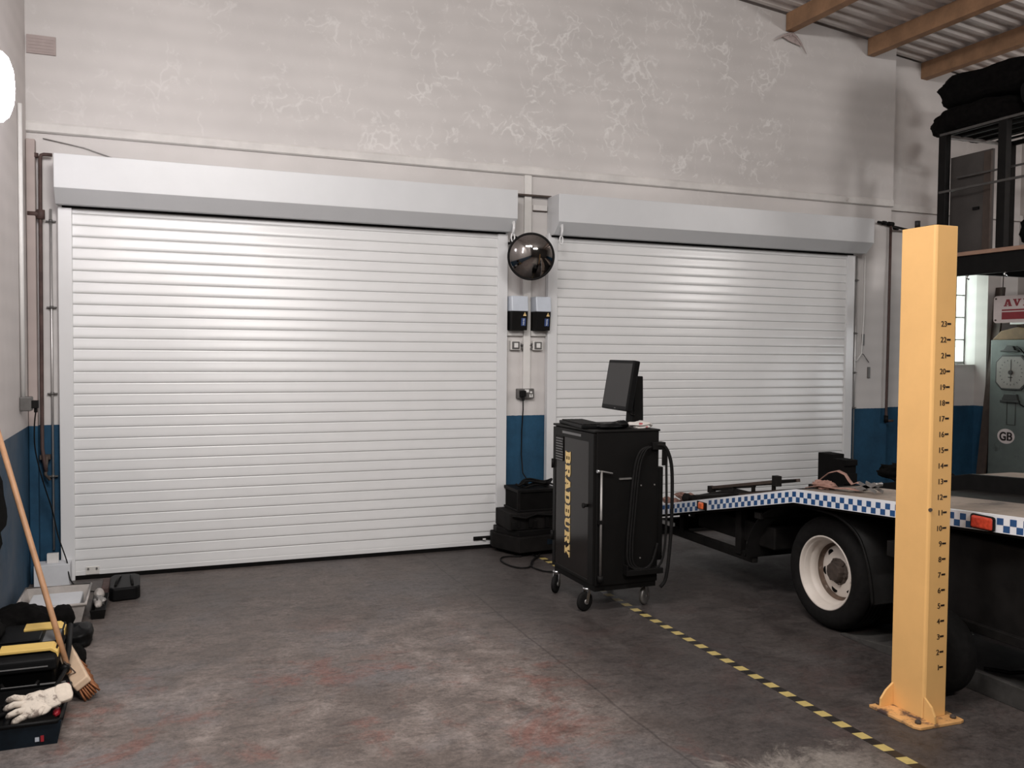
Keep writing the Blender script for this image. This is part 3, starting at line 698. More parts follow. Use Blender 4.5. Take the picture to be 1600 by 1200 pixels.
# door, hinged on its far side
g = G()
g.box((tx0-.006, ty0+.005, tz0+.01),(tx0+.014, ty0+.075, tz1-.02)); g.box((tx0-.006, ty1-.045, tz0+.01),(tx0+.014, ty1-.005, tz1-.02))
g.box((tx0-.006, ty0+.07, tz1-.075),(tx0+.014, ty1-.04, tz1-.02)); g.box((tx0-.006, ty0+.07, tz0+.01),(tx0+.014, ty1-.04, tz0+.03))
DR = build('cabinet_door', g, 'cab_black', T, .003)
build('door_panel', G().box((tx0-.002, ty0+.07, tz0+.025),(tx0+.012, ty1-.04, tz1-.07)), 'door_glass', DR)
g = G().cyl((tx0-.004, ty0+.085, .66),(tx0-.028, ty0+.085, .66), .010, 14); g.cyl((tx0-.026, ty0+.085, .66),(tx0-.036, ty0+.085, .66), .016, 14); build('door_knob', g, 'black', DR)
for z in (.86, .38): build('hinge', G().cyl((tx0-.010, ty1-.012, z-.03),(tx0-.010, ty1-.012, z+.03), .010, 12), 'black', DR)
# rating label with small print
g = G().box((tx0-.0075, ty1-.165, .890),(tx0-.0055, ty1-.050, 1.052)); LB = build('rating_label', g, 'black', DR)
g = G(); random.seed(3)
for k in range(9):
    z = 1.038 - k*.017
    y = ty1-.056
    while y > ty1-.150:
        L = random.choice((.006,.011,.016,.02)); g.box((tx0-.0085, max(y-L, ty1-.160), z-.008),(tx0-.0074, y, z)); y -= L+.004
build('label_print', g, 'label_grey', LB)
build('caption_strip', G().box((tx0-.0075, ty0+.18, 1.073),(tx0-.0055, ty1-.15, 1.088)), 'label_grey', DR)
# rotated slab lettering, reading downward
g = G(); nl = 0; LH = .074; y_base = ty0+.403; z = .962; cell = .0853
for ch in 'BRADBURY':
    for poly in SLAB[ch]:
        # letter right -> -z, letter up -> -y
        pts = [(px*cell*.92, py*LH) for px, py in poly]
        vs = [Vector((tx0-.0042, y_base - v, z - u)) for u, v in pts]; k = len(vs)
        vb = [v + Vector((-.0012,0,0)) for v in vs]
        nl += 1; vb = [v + Vector((-.0001*(nl % 7),0,0)) for v in vb]
        g.add(vs+vb, [tuple(range(k)), tuple(range(k, 2*k))[::-1]] + [(i, (i+1) % k, (i+1) % k+k, i+k) for i in range(k)])
    z -= cell
build('lettering', g, 'brad', DR)
# probe rod on the side
g = G().cyl((tx0+.035, ty0-.022, .235),(tx0+.035, ty0-.022, .88), .0075, 12); g.tube([(tx0+.005, ty0-.03, .882),(tx0+.035, ty0-.022, .88),(tx0+.11, ty0-.02, .865)], .006, 8)
P_ = build('probe_rod', g, 'steel', T)
build('rod_tip', G().cyl((tx0+.002, ty0-.031, .883),(tx0+.018, ty0-.027, .882), .010, 12), 'chrome', P_)
g = G().cyl((tx0+.035, ty0-.022, .205),(tx0+.035, ty0-.022, .245), .018, 14); build('rod_foot', g, 'black', P_); build('rod_clip', G().box((tx0+.02, ty0-.03, .56),(tx0+.05, ty0+.004, .585)), 'black', P_)
build('side_rail', G().box((tx0+.165, ty0-.01, .822),(tx0+.25, ty0, .832)), 'steel', T)
# side panels and pockets
g = G().box((tx0+.20, ty0-.055, .235),(tx1+.01, ty0, .27)); g.box((tx0+.20,ty0-.055,.27),(tx0+.21,ty0,.30)); build('hose_tray', g, 'black', T, .003)
g = G().box((tx1, ty0+.02, .30),(tx1+.045, ty0+.2, .885)); build('side_pocket', g, 'cab_black', T, .004)
g = G().box((tx1-.06, ty0-.03, 1.0),(tx1+.03, ty0+.02, 1.045)); g.box((tx1+.01,ty0-.03,.9),(tx1+.03,ty0-.015,1.0)); build('hose_hook', g, 'black', T, .003)
g = G()
for k, (dx, r) in enumerate(((0,.011),(.018,.010),(.036,.009))):
    x = tx0+.245+dx
    pts = [(tx0+.36+dx*.3, ty0-.02-k*.006, 1.02),(x+.055, ty0-.03, 1.0),(x+.02, ty0-.03, .93),(x, ty0-.03, .8),(x-.015, ty0-.028, .62),(x-.03, ty0-.028, .42),(x-.02, ty0-.03, .30),(x+.06, ty0-.035, .265),(x+.14-dx, ty0-.03, .30),(x+.18-dx, ty0-.03, .42)]
    g.tube(smooth(pts), r*.62, 8)
build('hose', g, 'rubber', T)
g = G().tube(smooth([(tx1-.03,ty0-.02,1.03),(tx1+.02,ty0-.03,1.02),(tx1+.06,ty0-.03,.95),(tx1+.078,ty0-.03,.84),(tx1+.08,ty0-.03,.6),(tx1+.07,ty0-.03,.4),(tx1+.045,ty0-.03,.2),(tx1+.01,ty0-.02,.14)]), .011, 10)
g.tube(smooth([(tx1-.03,ty0-.015,1.02),(tx1+.03,ty0-.025,1.0),(tx1+.042,ty0-.02,.88),(tx1+.04,ty0-.03,.5),(tx1+.01,ty0-.03,.3),(tx1-.08,ty0-.03,.24)]), .008, 8)
build('supply_hose', g, 'rubber', T)
g = G().cyl((tx1-.045, ty0-.02, 1.042),(tx1-.045,ty0-.02,1.065), .012, 10)
g = G()
for z in (.78, .33): 
    for x in (tx0+.32, tx1-.03): build('screw', G().cyl((x, ty0-.004, z),(x, ty0+.002, z), .005, 10), 'steel', T)
# base and castors
build('base_frame', G().box((tx0+.01, ty0+.01, .142),(tx1-.005, ty1-.01, .178)), 'black', T, .003)
def castor(x, y, ang, pale=False):
    R_ = .060; c = Vector((x, y, R_)); d = Vector((math.cos(ang), math.sin(ang), 0)); s = Vector((-d.y, d.x, 0))
    w = c + d*.022
    root = build('castor', G().lathe(w - s*.014, s, [(.012,-.002),(R_-.016,-.001),(R_-.006,.001),(R_,.006),(R_,.022),(R_-.006,.027),(R_-.016,.029),(.012,.030)], 28), 'steel' if pale else 'rubber', T)
    build('wheel_hub', G().cyl(w - s*.022, w + s*.022, .016, 14), 'steel', root)
    g = G()
    for k in (-1, 1):
        a = w + s*(.021*k); t0 = c + s*(.019*k) + Vector((0,0,R_+.014))
        g.bar(a - Vector((0,0,.008)), t0, .024, .004, s)
    g.cyl(c + Vector((0,0,R_+.008)), c + Vector((0,0,R_+.024)), .028, 16)
    g.bar(c + Vector((0,0,R_+.008)) - d*.02, c + Vector((0,0,R_+.003)) - d*.06, .025, .005)
    build('castor_fork', g, 'chrome', root)
castor(tx0+.02, ty0+.12, PI*1.1); castor(tx0+.02, ty1-.03, PI*1.25); castor(tx1-.04, ty0+.10, PI*.2, True); castor(tx1-.04, ty1-.05, PI*.3)

# keyboard, mouse, bits on the trolley top
t = thing('keyboard', 'black keyboard lying on the front of the trolley top', 'keyboard', (2.52, 5.16, tz1))
Rk = Matrix.Rotation(-.12, 3, 'Z')
build('keyboard_case', G().obox((2.535,5.13,tz1+.012), .17, .45, .020, Rk), 'case_black', t, .005)
g = G()
for i in range(5):
    for j in range(15):
        p = Vector((2.535,5.13,tz1+.025)) + Rk @ Vector(((i-2)*.029, (j-7)*.028, 0)); g.obox(p, .024, .023, .008, Rk)
build('keys', g, 'black', t)
t = thing('handset', 'black handset lying by the trolley near edge', 'handset', (2.62,4.86,tz1))
g = G().blob((2.59,4.865,tz1+.017),(.085,.034,.017),5,.12,1.5, flat=tz1+.001); build('handset_body', g, 'case_black', t)
g = G().blob((2.685,4.90,tz1+.022),(.055,.045,.026),2,.2,1.6, flat=tz1+.001); tag(build('computer_mouse', g, 'case_black', origin=(2.685,4.90,tz1)), 'black rounded mouse beside the crumpled white bag', 'mouse')
g = G().box((2.648,4.88,tz1+.001),(2.664,4.90,tz1+.040)); g.tube([(2.656,4.89,tz1+.03),(2.68,4.9,tz1+.045),(2.72,4.93,tz1+.035)], .006, 8); tag(build('adaptor', g, 'chrome', origin=(2.656,4.89,tz1)), 'small shiny metal fitting on the trolley top', 'fitting')
t = thing('plastic_bag', 'crumpled white plastic bag with red print on the trolley top', 'bag', (2.81,4.88,tz1))
build('bag_body', G().blob((2.81,4.875,tz1+.018),(.085,.05,.026),9,.3,1.7, nu=48, nv=24, flat=tz1+.001), 'bag_white', t)
g = G(); g.flat([[(-.016,0),(.010,.003),(.013,.020),(-.010,.022)],[(.03,-.012),(.045,-.01),(.046,-.004),(.03,-.005)]], (2.79,4.825,tz1+.018), (1,0,0), (0,.45,.9), .002); build('bag_print', g, 'pink_print', t)

# monitor on a post
t = thing('computer_monitor', 'dark flat computer monitor on a stand above the trolley', 'monitor', (2.86, 5.10, tz1))
Rt = Matrix.Rotation(math.radians(-8.5), 3, 'Y')   # lean back: top towards +x
Rt = Matrix.Rotation(math.radians(-3), 3, 'Z') @ Matrix.Rotation(math.radians(9.5), 3, 'Y')
mcn = Vector((2.79, 5.10, 1.385))
build('monitor_case', G().obox(mcn, .045, .375, .325, Rt), 'case_black', t, .008)
build('screen', G().obox(mcn - Rt @ Vector((.0225,0,-.004)), .002, .345, .275, Rt), 'screen', t)
build('monitor_back', G().obox(mcn + Rt @ Vector((.03,0,-.01)), .03, .26, .22, Rt), 'case_black', t, .01)
build('power_mark', G().obox(mcn - Rt @ Vector((.0235,0.02,.151)), .002, .02, .004, Rt), 'label_grey', t)
g = G().prism([(2.845,tz1+.01),(2.925,tz1+.01),(2.918,1.445),(2.868,1.445)], 1, 5.03, 5.13); build('stand_column', g, 'black', t, .006)
build('stand_foot', G().box((2.79,4.99,tz1+.0005),(2.90,5.21,tz1+.014)), 'black', t, .004)
g = G().tube([(2.80,5.02,1.235),(2.815,5.0,1.20),(2.835,5.0,1.195),(2.855,5.03,1.22)], .006, 8); build('monitor_cable', g, 'black', t)

# ------------------------------------------------------------------ yellow lift post
px0, px1, py0, py1, pzt = 3.092, 3.222, 2.885, 3.072, 2.155
T = thing('lift_post', 'tall yellow vehicle lift post with numbered scale 1 to 23', 'lift post', ((px0+px1)/2, (py0+py1)/2, 0))
g = G().prism([(px0,py1),(px0,py0+.012),(px0+.004,py0+.004),(px0+.012,py0),(px1-.006,py0),(px1,py0+.006),(px1,py1)], 2, .014, pzt)
build('post_column', g, 'yellow', T, .002)
build('base_plate', G().prism([(2.992,3.10),(2.996,2.85),(3.012,2.822),(3.235,2.815),(3.258,2.822),(3.275,3.10)], 2, 0.0, .014), 'yellow_base', T, .003)
for nm, poly, ax, a, b in (('gusset', [(3.02,.014),(px0,.014),(px0,.115),(3.05,.085),(3.022,.05)], 1, py1-.014, py1-.004),
                           ('gusset', [(2.825,.014),(py0,.014),(py0,.11),(2.845,.08),(2.827,.045)], 0, px0+.0, px0+.010),
                           ('gusset', [(px1,.014),(px1+.038,.014),(px1+.040,.05),(px1+.025,.085),(px1,.105)], 1, py0+.06, py0+.07)):
    build(nm, G().prism(poly, ax, a, b), 'yellow', T, .001)
g = G()
for x, y in ((3.035,2.86),(3.225,2.85),(3.035,3.085)):
    g.cyl((x,y,.014),(x,y,.026), .013, 6); g.cyl((x,y,.02),(x,y,.030), .006, 8)
build('anchor_bolt', g, 'hub', T)
g = G().box((px0+.06,py0+.06,pzt),(px0+.10,py0+.12,pzt+.012)); g.cyl((px0+.04,py0+.14,pzt),(px0+.04,py0+.14,pzt+.035), .012, 12); build('top_cap', g, 'black', T)
for k in range(1, 24):
    z = .2335 + (k-1)*.0682; s = str(k)
    xd = 3.169 + .0055*(23-k)/22
    ps, wd = text_polys(s, .0335, 1.04, 0.0)
    g = G().flat(ps, (xd-.003-wd - .001, py0-.0002, z-.0125), (1,0,0), (0,0,1), .0008)
    g.flat([[(x+.0013, y) for x, y in p] for p in ps], (xd-.003-wd - .001, py0-.0002, z-.0125), (1,0,0), (0,0,1), .0009); g.flat([[(x+.0006, y+.0004) for x, y in p] for p in ps], (xd-.003-wd - .001, py0-.0002, z-.0125), (1,0,0), (0,0,1), .0010)
    g.flat([rect(0,-.0045,.022,.0035)], (xd, py0-.0002, z), (1,0,0), (0,0,1), .0008)
    build('scale_number', g, 'ink', T)
g = G().cyl((px0+.006,py0-.001,.93),(px0+.014,py0+.004,.93), .008, 10); build('paint_chip', g, 'hub', T)

# hazard tape on the floor
g = G(); y = 2.30; k = 0
random.seed(5)
while y < 6.30:
    y2 = y + .0603; xa = 2.738 + (y-2.5)*.0085; sk = .004
    g.add([(xa-.025, y+sk, .001),(xa+.025, y-sk, .001),(xa+.025, y2-sk, .001),(xa-.025, y2+sk, .001),(xa-.025, y+sk, .0002),(xa+.025, y-sk, .0002),(xa+.025, y2-sk, .0002),(xa-.025, y2+sk, .0002)],
          [(0,1,2,3),(4,5,1,0),(1,5,6,2),(3,7,4,0)], k % 2); y = y2; k += 1
tag(build('hazard_tape', g, ['tape_k', 'tape_y'], origin=(2.75,4.0,0)), 'yellow and black striped hazard tape along the floor', 'tape')

# ------------------------------------------------------------------ tow truck
T = thing('recovery_truck', 'tow truck bed with blue and white chequered side strip', 'truck', (4.4, 4.08, 0))
SX = 3.45
prof = [(6.05, .395),(5.69,.476),(4.42,.757),(4.22,.806),(4.10,.816),(3.44,.862),(2.70,.912),(1.2,1.0)]   # deck edge top (y, z)
def dz(y):
    for (a, za), (b, zb) in zip(prof, prof[1:]):
        if b <= y <= a: return zb + (za-zb)*(y-b)/(a-b)
    return prof[-1][1] if y < prof[-1][0] else prof[0][1]
prof = [(6.05,.397),(4.20,.808),(1.2,.998)]
H_ = .078
def strip_poly(dz0, dz1): return [(y, z+dz1) for y, z in prof] + [(y, z+dz0) for y, z in reversed(prof)]
g = G().prism(strip_poly(-H_, 0.0), 0, SX, SX+.02); EDGE = build('side_strip', g, 'white_paint', T)
# chequers: two staggered rows of blue squares
y = 6.03; k = 0; runs = [G(), G(), G()]
L = 0
while y > 1.25:
    y2 = y - .0325
    skip = (5.07 < (y+y2)/2 < 5.19) or (2.83 < (y+y2)/2 < 2.99)
    if not skip:
        row = k % 2; g = runs[0 if y > 5.15 else (1 if y > 2.95 else 2)]
        z0, z1 = dz(y), dz(y2); top = -.012 - row*.0315; bot = top - .0300
        g.add([(SX-.001,y,z0+top),(SX-.001,y2,z1+top),(SX-.001,y2,z1+bot),(SX-.001,y,z0+bot),(SX+.002,y,z0+top),(SX+.002,y2,z1+top),(SX+.002,y2,z1+bot),(SX+.002,y,z0+bot)],
              [(0,3,2,1),(0,1,5,4),(2,3,7,6),(1,2,6,5),(3,0,4,7)])
    y = y2; k += 1
for g in runs: build('chequer_pattern', g, 'blue_sq', EDGE)
# the deck: two wheel tracks with a sunk middle, and the far side rail
def track(xa, xb, top, thick, nm, mat):
    g = G().prism([(y, z+top) for y, z in prof] + [(y, z+top-thick) for y, z in reversed(prof)], 0, xa, xb); return build(nm, g, mat, T, .003)
track(SX+.02, 3.95, -.004, .035, 'deck_track', 'deck'); track(4.85, 5.36, -.004, .035, 'deck_track', 'deck')
track(3.95, 4.85, -.07, .03, 'deck_well', 'chassis')
track(3.90, 3.95, -.006, .08, 'deck_side_rib', 'chassis'); track(4.83, 4.87, .03, .13, 'deck_side_rib', 'black')
track(5.36, 5.38, 0, .08, 'far_edge', 'chassis')
track(SX+.024, SX+.07, -.045, .05, 'edge_channel', 'chassis')
build('raised_block', G().prism([(2.0,.93),(4.3,.79),(4.3,.815),(2.0,.97)], 0, 4.90, 5.34), 'deck', T, .004)
# ladder chassis
g = G().box((3.98,1.2,.42),(4.06,5.6,.58)); g.box((4.74,1.2,.42),(4.82,5.6,.58))
for y in (5.5, 4.9, 3.2, 2.4, 1.6): g.box((4.0,y-.04,.44),(4.8,y+.04,.54))
for y in (5.3, 4.6, 3.5, 2.6): g.box((3.50,y-.03,.56),(5.3,y+.03,.64) if y < 4 else (5.3,y+.03,.60))
build('chassis_frame', g, 'chassis', T, .004)
# solid dark lockers along the side ahead of the wheel
build('side_locker', G().box((3.58,1.3,.30),(3.98,3.40,.74)), 'chassis', T, .01)
build('locker_rail', G().box((3.55,1.3,.30),(3.58,3.40,.345)), 'chassis', T, .004)
# side guard and tail underrun
g = G().box((3.58,4.74,.24),(3.62,5.92,.30)); g.box((3.57,4.86,.27),(3.62,4.92,.62)); g.box((3.57,5.55,.27),(3.62,5.60,.48)); build('side_guard', g, 'chassis', T, .004)
g = G().box((3.5,5.93,.22),(5.3,5.99,.31)); g.box((3.9,5.9,.25),(3.96,5.96,.42)); g.box((4.9,5.9,.25),(4.96,5.96,.42)); build('underrun_bar', g, 'chassis', T, .004)
g = G().box((3.47,5.55,.335),(3.50,6.0,.36)); build('tail_trim', g, 'galv', T)
g = G().box((3.60,4.55,.36),(3.95,5.40,.50)); build('tool_box', g, 'chassis', T, .01)
# mudguard sheet over the rear wheels
mg = [(4.74,.29),(4.70,.42),(4.62,.54),(4.50,.63),(4.32,.69),(4.08,.705),(3.90,.69),(3.76,.62),(3.69,.50),(3.655,.38),(3.64,.27)]
def sheet(pts, xa, xb, th):
    inner = [(y*(1) + (4.15-y)*th*2, z - th) for y, z in pts]
    g = G(); n = len(pts); vs = [(xa,y,z) for y, z in pts] + [(xb,y,z) for y, z in pts] + [(xa,y,z) for y, z in inner] + [(xb,y,z) for y, z in inner]
    fs = []
    for i in range(n-1): fs += [(i,i+1,n+i+1,n+i),(2*n+i,3*n+i,3*n+i+1,2*n+i+1),(i,2*n+i,2*n+i+1,i+1),(n+i,n+i+1,3*n+i+1,3*n+i)]
    g.add(vs, fs, 0, True); return g
build('mudguard', sheet(smooth(mg), 3.52, 4.0, .008), 'black', T)
g = G().tube([(3.522, y, z) for y, z in smooth(mg)], .008, 8); build('mudguard_lip', g, 'black', T)
# rear wheels, twin tyres
def wheel(xf, y, zc, lab_in=False):
    c = Vector((xf, y, zc)); ax = (1,0,0); q = .327/.352
    root = build('wheel', G().lathe(c, ax, [(r_*q, h_) for r_, h_ in [(.222,.010),(.235,.0),(.262,-.008),(.300,-.008),(.325,.004),(.343,.022),(.352,.045),(.352,.165),(.343,.186),(.32,.203),(.27,.205),(.222,.195)]], 72), 'rubber', T)
    g = G()
    for k in range(5): g.lathe(c + Vector((.040+k*.028,0,0)), ax, [(.3272,0),(.3276,.001),(.3276,.014),(.3272,.015)], 72)
    build('tyre_tread', g, 'black_matt', root)
    g = G().lathe(c, ax, [(r_*.955, h_) for r_, h_ in [(.216,.016),(.224,.006),(.226,.0),(.221,-.004),(.214,.002),(.207,.014),(.203,.020),(.198,.022),(.196,.050),(.190,.058),(.180,.062),(.176,.085),(.175,.106)]], 72)
    build('wheel_rim', g, 'rim', root)
    # dished disc with hand holes
    build('rim_groove', G().lathe(c, ax, [(.1672,.098),(.160,.120),(.150,.1235),(.146,.1215)], 72), 'rim_dirty', root)
    pr = [(.150,.1225),(.130,.118),(.100,.108),(.070,.106),(.0,.106)]
    build('wheel_disc', G().lathe(c, ax, pr, 72), 'rim', root)
    g = G()
    for k in range(6):
        g = G(); a = PI/2 + .35 + k*PI/3; p = c + Vector((.1185, math.cos(a)*.117, math.sin(a)*.117))
        g.lathe(p, ax, [(.0245,.006),(.0245,-.004),(.0,-.0045)], 20); build('hand_hole', g, 'black_matt', root)
    g = G().lathe(c, ax, [(.078,.107),(.075,.099),(.062,.094),(.055,.068),(.050,.060),(0,.058)], 14, smooth=False)
    for k in range(6):
        a = k*PI/3 + .2; p = c + Vector((.107, math.cos(a)*.068, math.sin(a)*.068)); g.cyl(p, p - Vector((.022,0,0)), .010, 8)
    build('wheel_hub', g, 'hub', root)
wheel(3.60, 4.10, .327)
g = G().lathe((3.83,4.10,.352),(1,0,0),[(.2,.0),(.30,-.004),(.343,.02),(.352,.045),(.352,.16),(.343,.186),(.30,.205),(.2,.2)],64); build('inner_tyre', g, 'rubber', T)
g = G().cyl((3.80,4.075,.352),(5.2,4.075,.352), .06, 16); build('axle', g, 'chassis', T)
g = G().lathe((5.0,4.075,.352),(1,0,0),[(.0,.0),(.30,-.004),(.343,.02),(.352,.045),(.352,.16),(.343,.186),(.30,.205),(0,.2)],64); build('far_tyre', g, 'rubber', T)
# marker lights
z = dz(5.13); t1 = build('marker_housing', G().box((SX-.006,5.075,dz(5.075)-.082),(SX+.004,5.19,dz(5.19)-.004)), 'black', T, .004)
g = G().obox((SX-.012,5.130,z-.042), .02, .05, .046); build('marker_lens', g, 'orange_lens', t1, .008)
z = dz(2.91)
t1 = build('marker_housing', G().obox((SX-.010,2.91,z-.040), .022, .125, .068), 'black', T, .012)
build('marker_lens', G().obox((SX-.020,2.906,z-.040), .02, .108, .056), 'red_lens', t1, .012, 3)

# things on the truck bed
t = thing('loading_frame', 'dark steel loading frame lying on the tail of the truck bed', 'frame', (4.15, 5.4, dz(5.4)))
def on(x, y, h): return Vector((x, y, dz(y)+h))
g = G().bar(on(3.86,5.62,.098), on(3.86,4.88,.082), .030, .022); g.bar(on(3.86,5.64,.022), on(3.86,4.86,.014), .03, .02)
g.bar(on(4.05,5.62,.098), on(4.05,4.88,.082), .030, .022)
build('frame_rail', g, 'brown_dark', t, .003)
for y in (5.60, 5.35, 5.12, 4.90):
    g = G().bar(on(3.86,y,.002), on(3.86,y,.085), .022, .022); g.bar(on(3.86,y,.082), on(4.05,y,.082), .022, .02); build('frame_upright', g, 'chassis', t, .003)
for y, h in ((5.62,.05),(4.87,.07)): build('frame_end_block', G().obox(on(3.86,y,.085), .045,.05,h), 'chassis', t, .003)
g = G().blob(on(3.80,5.80,.03),(.06,.18,.035),4,.5,2.4); g.blob(on(3.74,5.98,.02),(.05,.10,.028),6,.5,2.4); tag(build('strap_heap', g, 'strap', origin=on(3.8,5.85,0)), 'brown heap of strap on the tail end of the truck', 'strap')
g = G().tube([on(3.72,5.78,.035),on(3.75,5.62,.03),on(3.80,5.45,.04),on(3.84,5.30,.05)], .022, 10); g.blob(on(3.72,5.74,.035),(.035,.04,.035),3,.2,2)
tag(build('tow_bar', g, 'chassis', origin=on(3.75,5.6,0)), 'dark rounded bar with a ball end on the truck tail', 'bar')
t = thing('stepped_block', 'black upright stepped block standing on the far track', 'block', on(4.95, 5.45, 0))
g = G().box((4.90,5.52,dz(5.6)-.01),(5.02,5.68,.815)); build('block_main', g, 'black_matt', t, .004)
g = G().box((4.90,5.39,dz(5.45)-.02),(5.02,5.52,.785)); g.box((4.90,5.375,.74),(5.02,5.39,.785)); g.box((4.90,5.375,.60),(5.02,5.39,.68)); build('block_step', g, 'black_matt', t, .003)
# webbing strap with ratchet
t = thing('ratchet_strap', 'dusty pink webbing strap with a metal ratchet on the bed', 'strap', on(3.72, 4.05, 0))
def ribbon(pts, wv, th=.004):
    g = G(); vs = []; n = len(pts); wv = Vector(wv)
    for p in pts: p = Vector(p); vs += [p-wv/2, p+wv/2, p+wv/2+Vector((0,0,th)), p-wv/2+Vector((0,0,th))]
    fs = []
    for i in range(n-1):
        a = i*4; b = a+4
        for k in range(4): fs.append((a+k, a+(k+1) % 4, b+(k+1) % 4, b+k))
    fs += [(0,3,2,1), (4*n-4,4*n-3,4*n-2,4*n-1)]
    g.add(vs, fs, 0, True); return g
pts = [on(3.66,4.26,.004),on(3.68,4.24,.05),on(3.71,4.20,.085),on(3.73,4.15,.098),on(3.74,4.10,.08),on(3.73,4.06,.05),on(3.71,4.01,.03),on(3.70,3.96,.045),on(3.69,3.92,.04),on(3.68,3.88,.012),on(3.69,3.98,.006)]
build('webbing', ribbon(pts, (.05,.035,0)), 'strap', t)
build('webbing', ribbon([on(3.58,4.24,.006),on(3.60,4.15,.018),on(3.63,4.05,.008),on(3.62,3.95,.016),on(3.65,3.88,.008)], (.045,.02,0)), 'strap', t)
build('webbing', G().blob(on(3.64,4.16,.018),(.05,.08,.026),8,.4,2.6), 'strap', t)
g = G()
for dx in (-.025,.025):
    g.bar(on(3.66+dx,3.90,.012), on(3.66+dx,3.76,.055), .004, .022); g.bar(on(3.66+dx,3.88,.055), on(3.66+dx,3.75,.012), .004, .018)
g.cyl(on(3.635,3.76,.055), on(3.685,3.76,.055), .008, 10); g.cyl(on(3.635,3.83,.035), on(3.685,3.83,.035), .012, 12); g.cyl(on(3.635,3.89,.02), on(3.685,3.89,.02), .008, 10)
build('ratchet', g, 'steel', t)
g = G().blob((4.98,4.75,dz(4.75)+.06),(.12,.33,.07),11,.35,2.2, nu=48)
tag(build('dark_blanket', g, 'cloth_black', origin=(4.98,4.75,dz(4.75))), 'dark rumpled blanket on the far track, left of the yellow post', 'blanket')

# lift runway lying on the floor by the truck
t = thing('lift_runway', 'low dark steel lift runway on the floor behind the yellow post', 'runway', (3.95, 2.5, 0))
g = G().prism([(3.95,0.0),(3.95,.006),(3.78,.012),(3.50,.075),(1.2,.075),(1.2,0.0)], 0, 3.64, 4.12); build('runway_plate', g, 'runway', t, .004)
build('runway_lip', G().prism([(3.97,0),(3.97,.012),(3.60,.05),(3.45,.10),(1.2,.10),(1.2,0)], 0, 3.61, 3.64), 'runway', t, .003)
g = G().lathe((3.36,3.15,.205),(1,0,0),[(.11,.0),(.15,-.006),(.19,.01),(.205,.035),(.205,.105),(.19,.13),(.15,.146),(.11,.14),(.105,.07),(.11,.0)],56)
tag(build('spare_tyre', g, 'rubber', origin=(3.43,3.15,0)), 'small black spare tyre standing on the floor behind the yellow post', 'tyre')
g = G().tube([(3.70,3.10,.09),(3.78,3.02,.085),(3.86,2.96,.10),(3.95,2.88,.085)], .010, 8); tag(build('air_hose', g, 'black', origin=(3.8,3.0,.08)), 'thin dark hose lying across the lift runway', 'hose')

# ------------------------------------------------------------------ racking and mezzanine at right
RX = 6.5
T = thing('storage_rack', 'tall black steel storage rack above the wooden deck', 'rack', (6.95, 5.6, 2.49))
for x, y in ((RX,5.995),(RX,5.39),(7.3,5.995),(7.3,5.0),(RX,4.3)):
    build('rack_post', G().box((x-.03,y-.04,2.49),(x+.03,y+.04,3.56 if x < 7 else 3.54)), 'black', T, .004)
for z in (3.545, 3.04):
    build('side_rail', G().box((RX-.035,4.1,z-.012),(RX-.02,6.02,z+.008)), 'rail_grey', T, .003)
build('side_rail', G().box((7.29,4.1,3.52),(7.32,6.02,3.55)), 'black', T)
build('side_rail', G().box((RX+.02,5.98,3.52),(7.3,6.01,3.545)), 'steel', T)
build('side_rail', G().box((6.575,5.25,3.155),(6.59,5.93,3.17)), 'rail_grey', T)
for k in range(6): build('shelf_bar', G().box((RX+.02+k*.15,4.1,3.538),(RX+.045+k*.15,6.0,3.554)), 'black', T)
T2 = thing('mezzanine_deck', 'dark steel storage deck with a raw timber edge', 'platform', (7.5, 5.0, 2.3))
build('deck_board', G().box((RX-.03,3.2,2.455),(8.595,6.06,2.488)), 'deck_edge', T2, .002)
build('edge_beam', G().box((RX,3.2,2.288),(RX+.05,6.05,2.455)), 'black', T2, .004)
g = G()
for y in (6.0,5.4,4.8,4.2,3.6): build('deck_joist', G().box((RX+.05,y-.02,2.33),(8.595,y+.02,2.455)), 'black_matt', T2)
build('deck_column', G().box((RX-.03,5.85,0),(RX+.03,5.90,2.288)), 'black', T2, .004)
build('deck_column', G().box((RX-.03,3.3,0),(RX+.03,3.35,2.288)), 'black', T2, .004)
g = G()
for y in (5.72, 5.35, 5.0): g.tube([(RX+.02,y,2.30),(RX-.01,y,2.27),(RX+.01,y-.01,2.25)], .008, 8)
build('deck_bolt', g, 'chrome', T2)

# bundles on top
g = G().blob((6.86,5.86,3.68),(.36,.45,.125),1,.13,1.5, nu=64, nv=32, flat=3.555, power=.6)
tag(build('black_bundle', g, 'cloth_black', origin=(6.86,5.86,3.553)), 'wide black cloth bundle lying on the rack top, underneath the other', 'bundle', 'black bundles on the rack top')
g = G().blob((6.88,5.70,3.945),(.35,.50,.155),2,.13,1.4, nu=64, nv=32, power=.6)
tag(build('black_bundle', g, 'cloth_black', origin=(6.90,5.72,3.8)), 'black cloth bundle lying on top of the wider one', 'bundle', 'black bundles on the rack top')
g = G().lathe((6.62,5.14,3.79),(1,0,0),[(.12,0),(.17,-.01),(.225,.01),(.24,.05),(.24,.13),(.225,.17),(.17,.19),(.12,.18),(.12,0)],48)
tag(build('stored_tyre', g, 'rubber', origin=(6.7,5.14,3.553)), 'black tyre standing on the rack top at the right edge', 'tyre')
# board standing inside the rack
t = thing('grey_board', 'tall dark grey board standing on the deck inside the rack', 'board', (6.63, 5.82, 2.488))
build('board_panel', G().box((6.62,5.60,2.488),(6.645,6.035,3.36)), 'board_grey', t, .003)
build('board_batten', G().box((6.60,5.60,2.488),(6.62,5.67,3.34)), 'brown_dark', t)
build('board_catch', G().box((6.605,5.72,2.86),(6.62,5.78,2.885)), 'black', t)
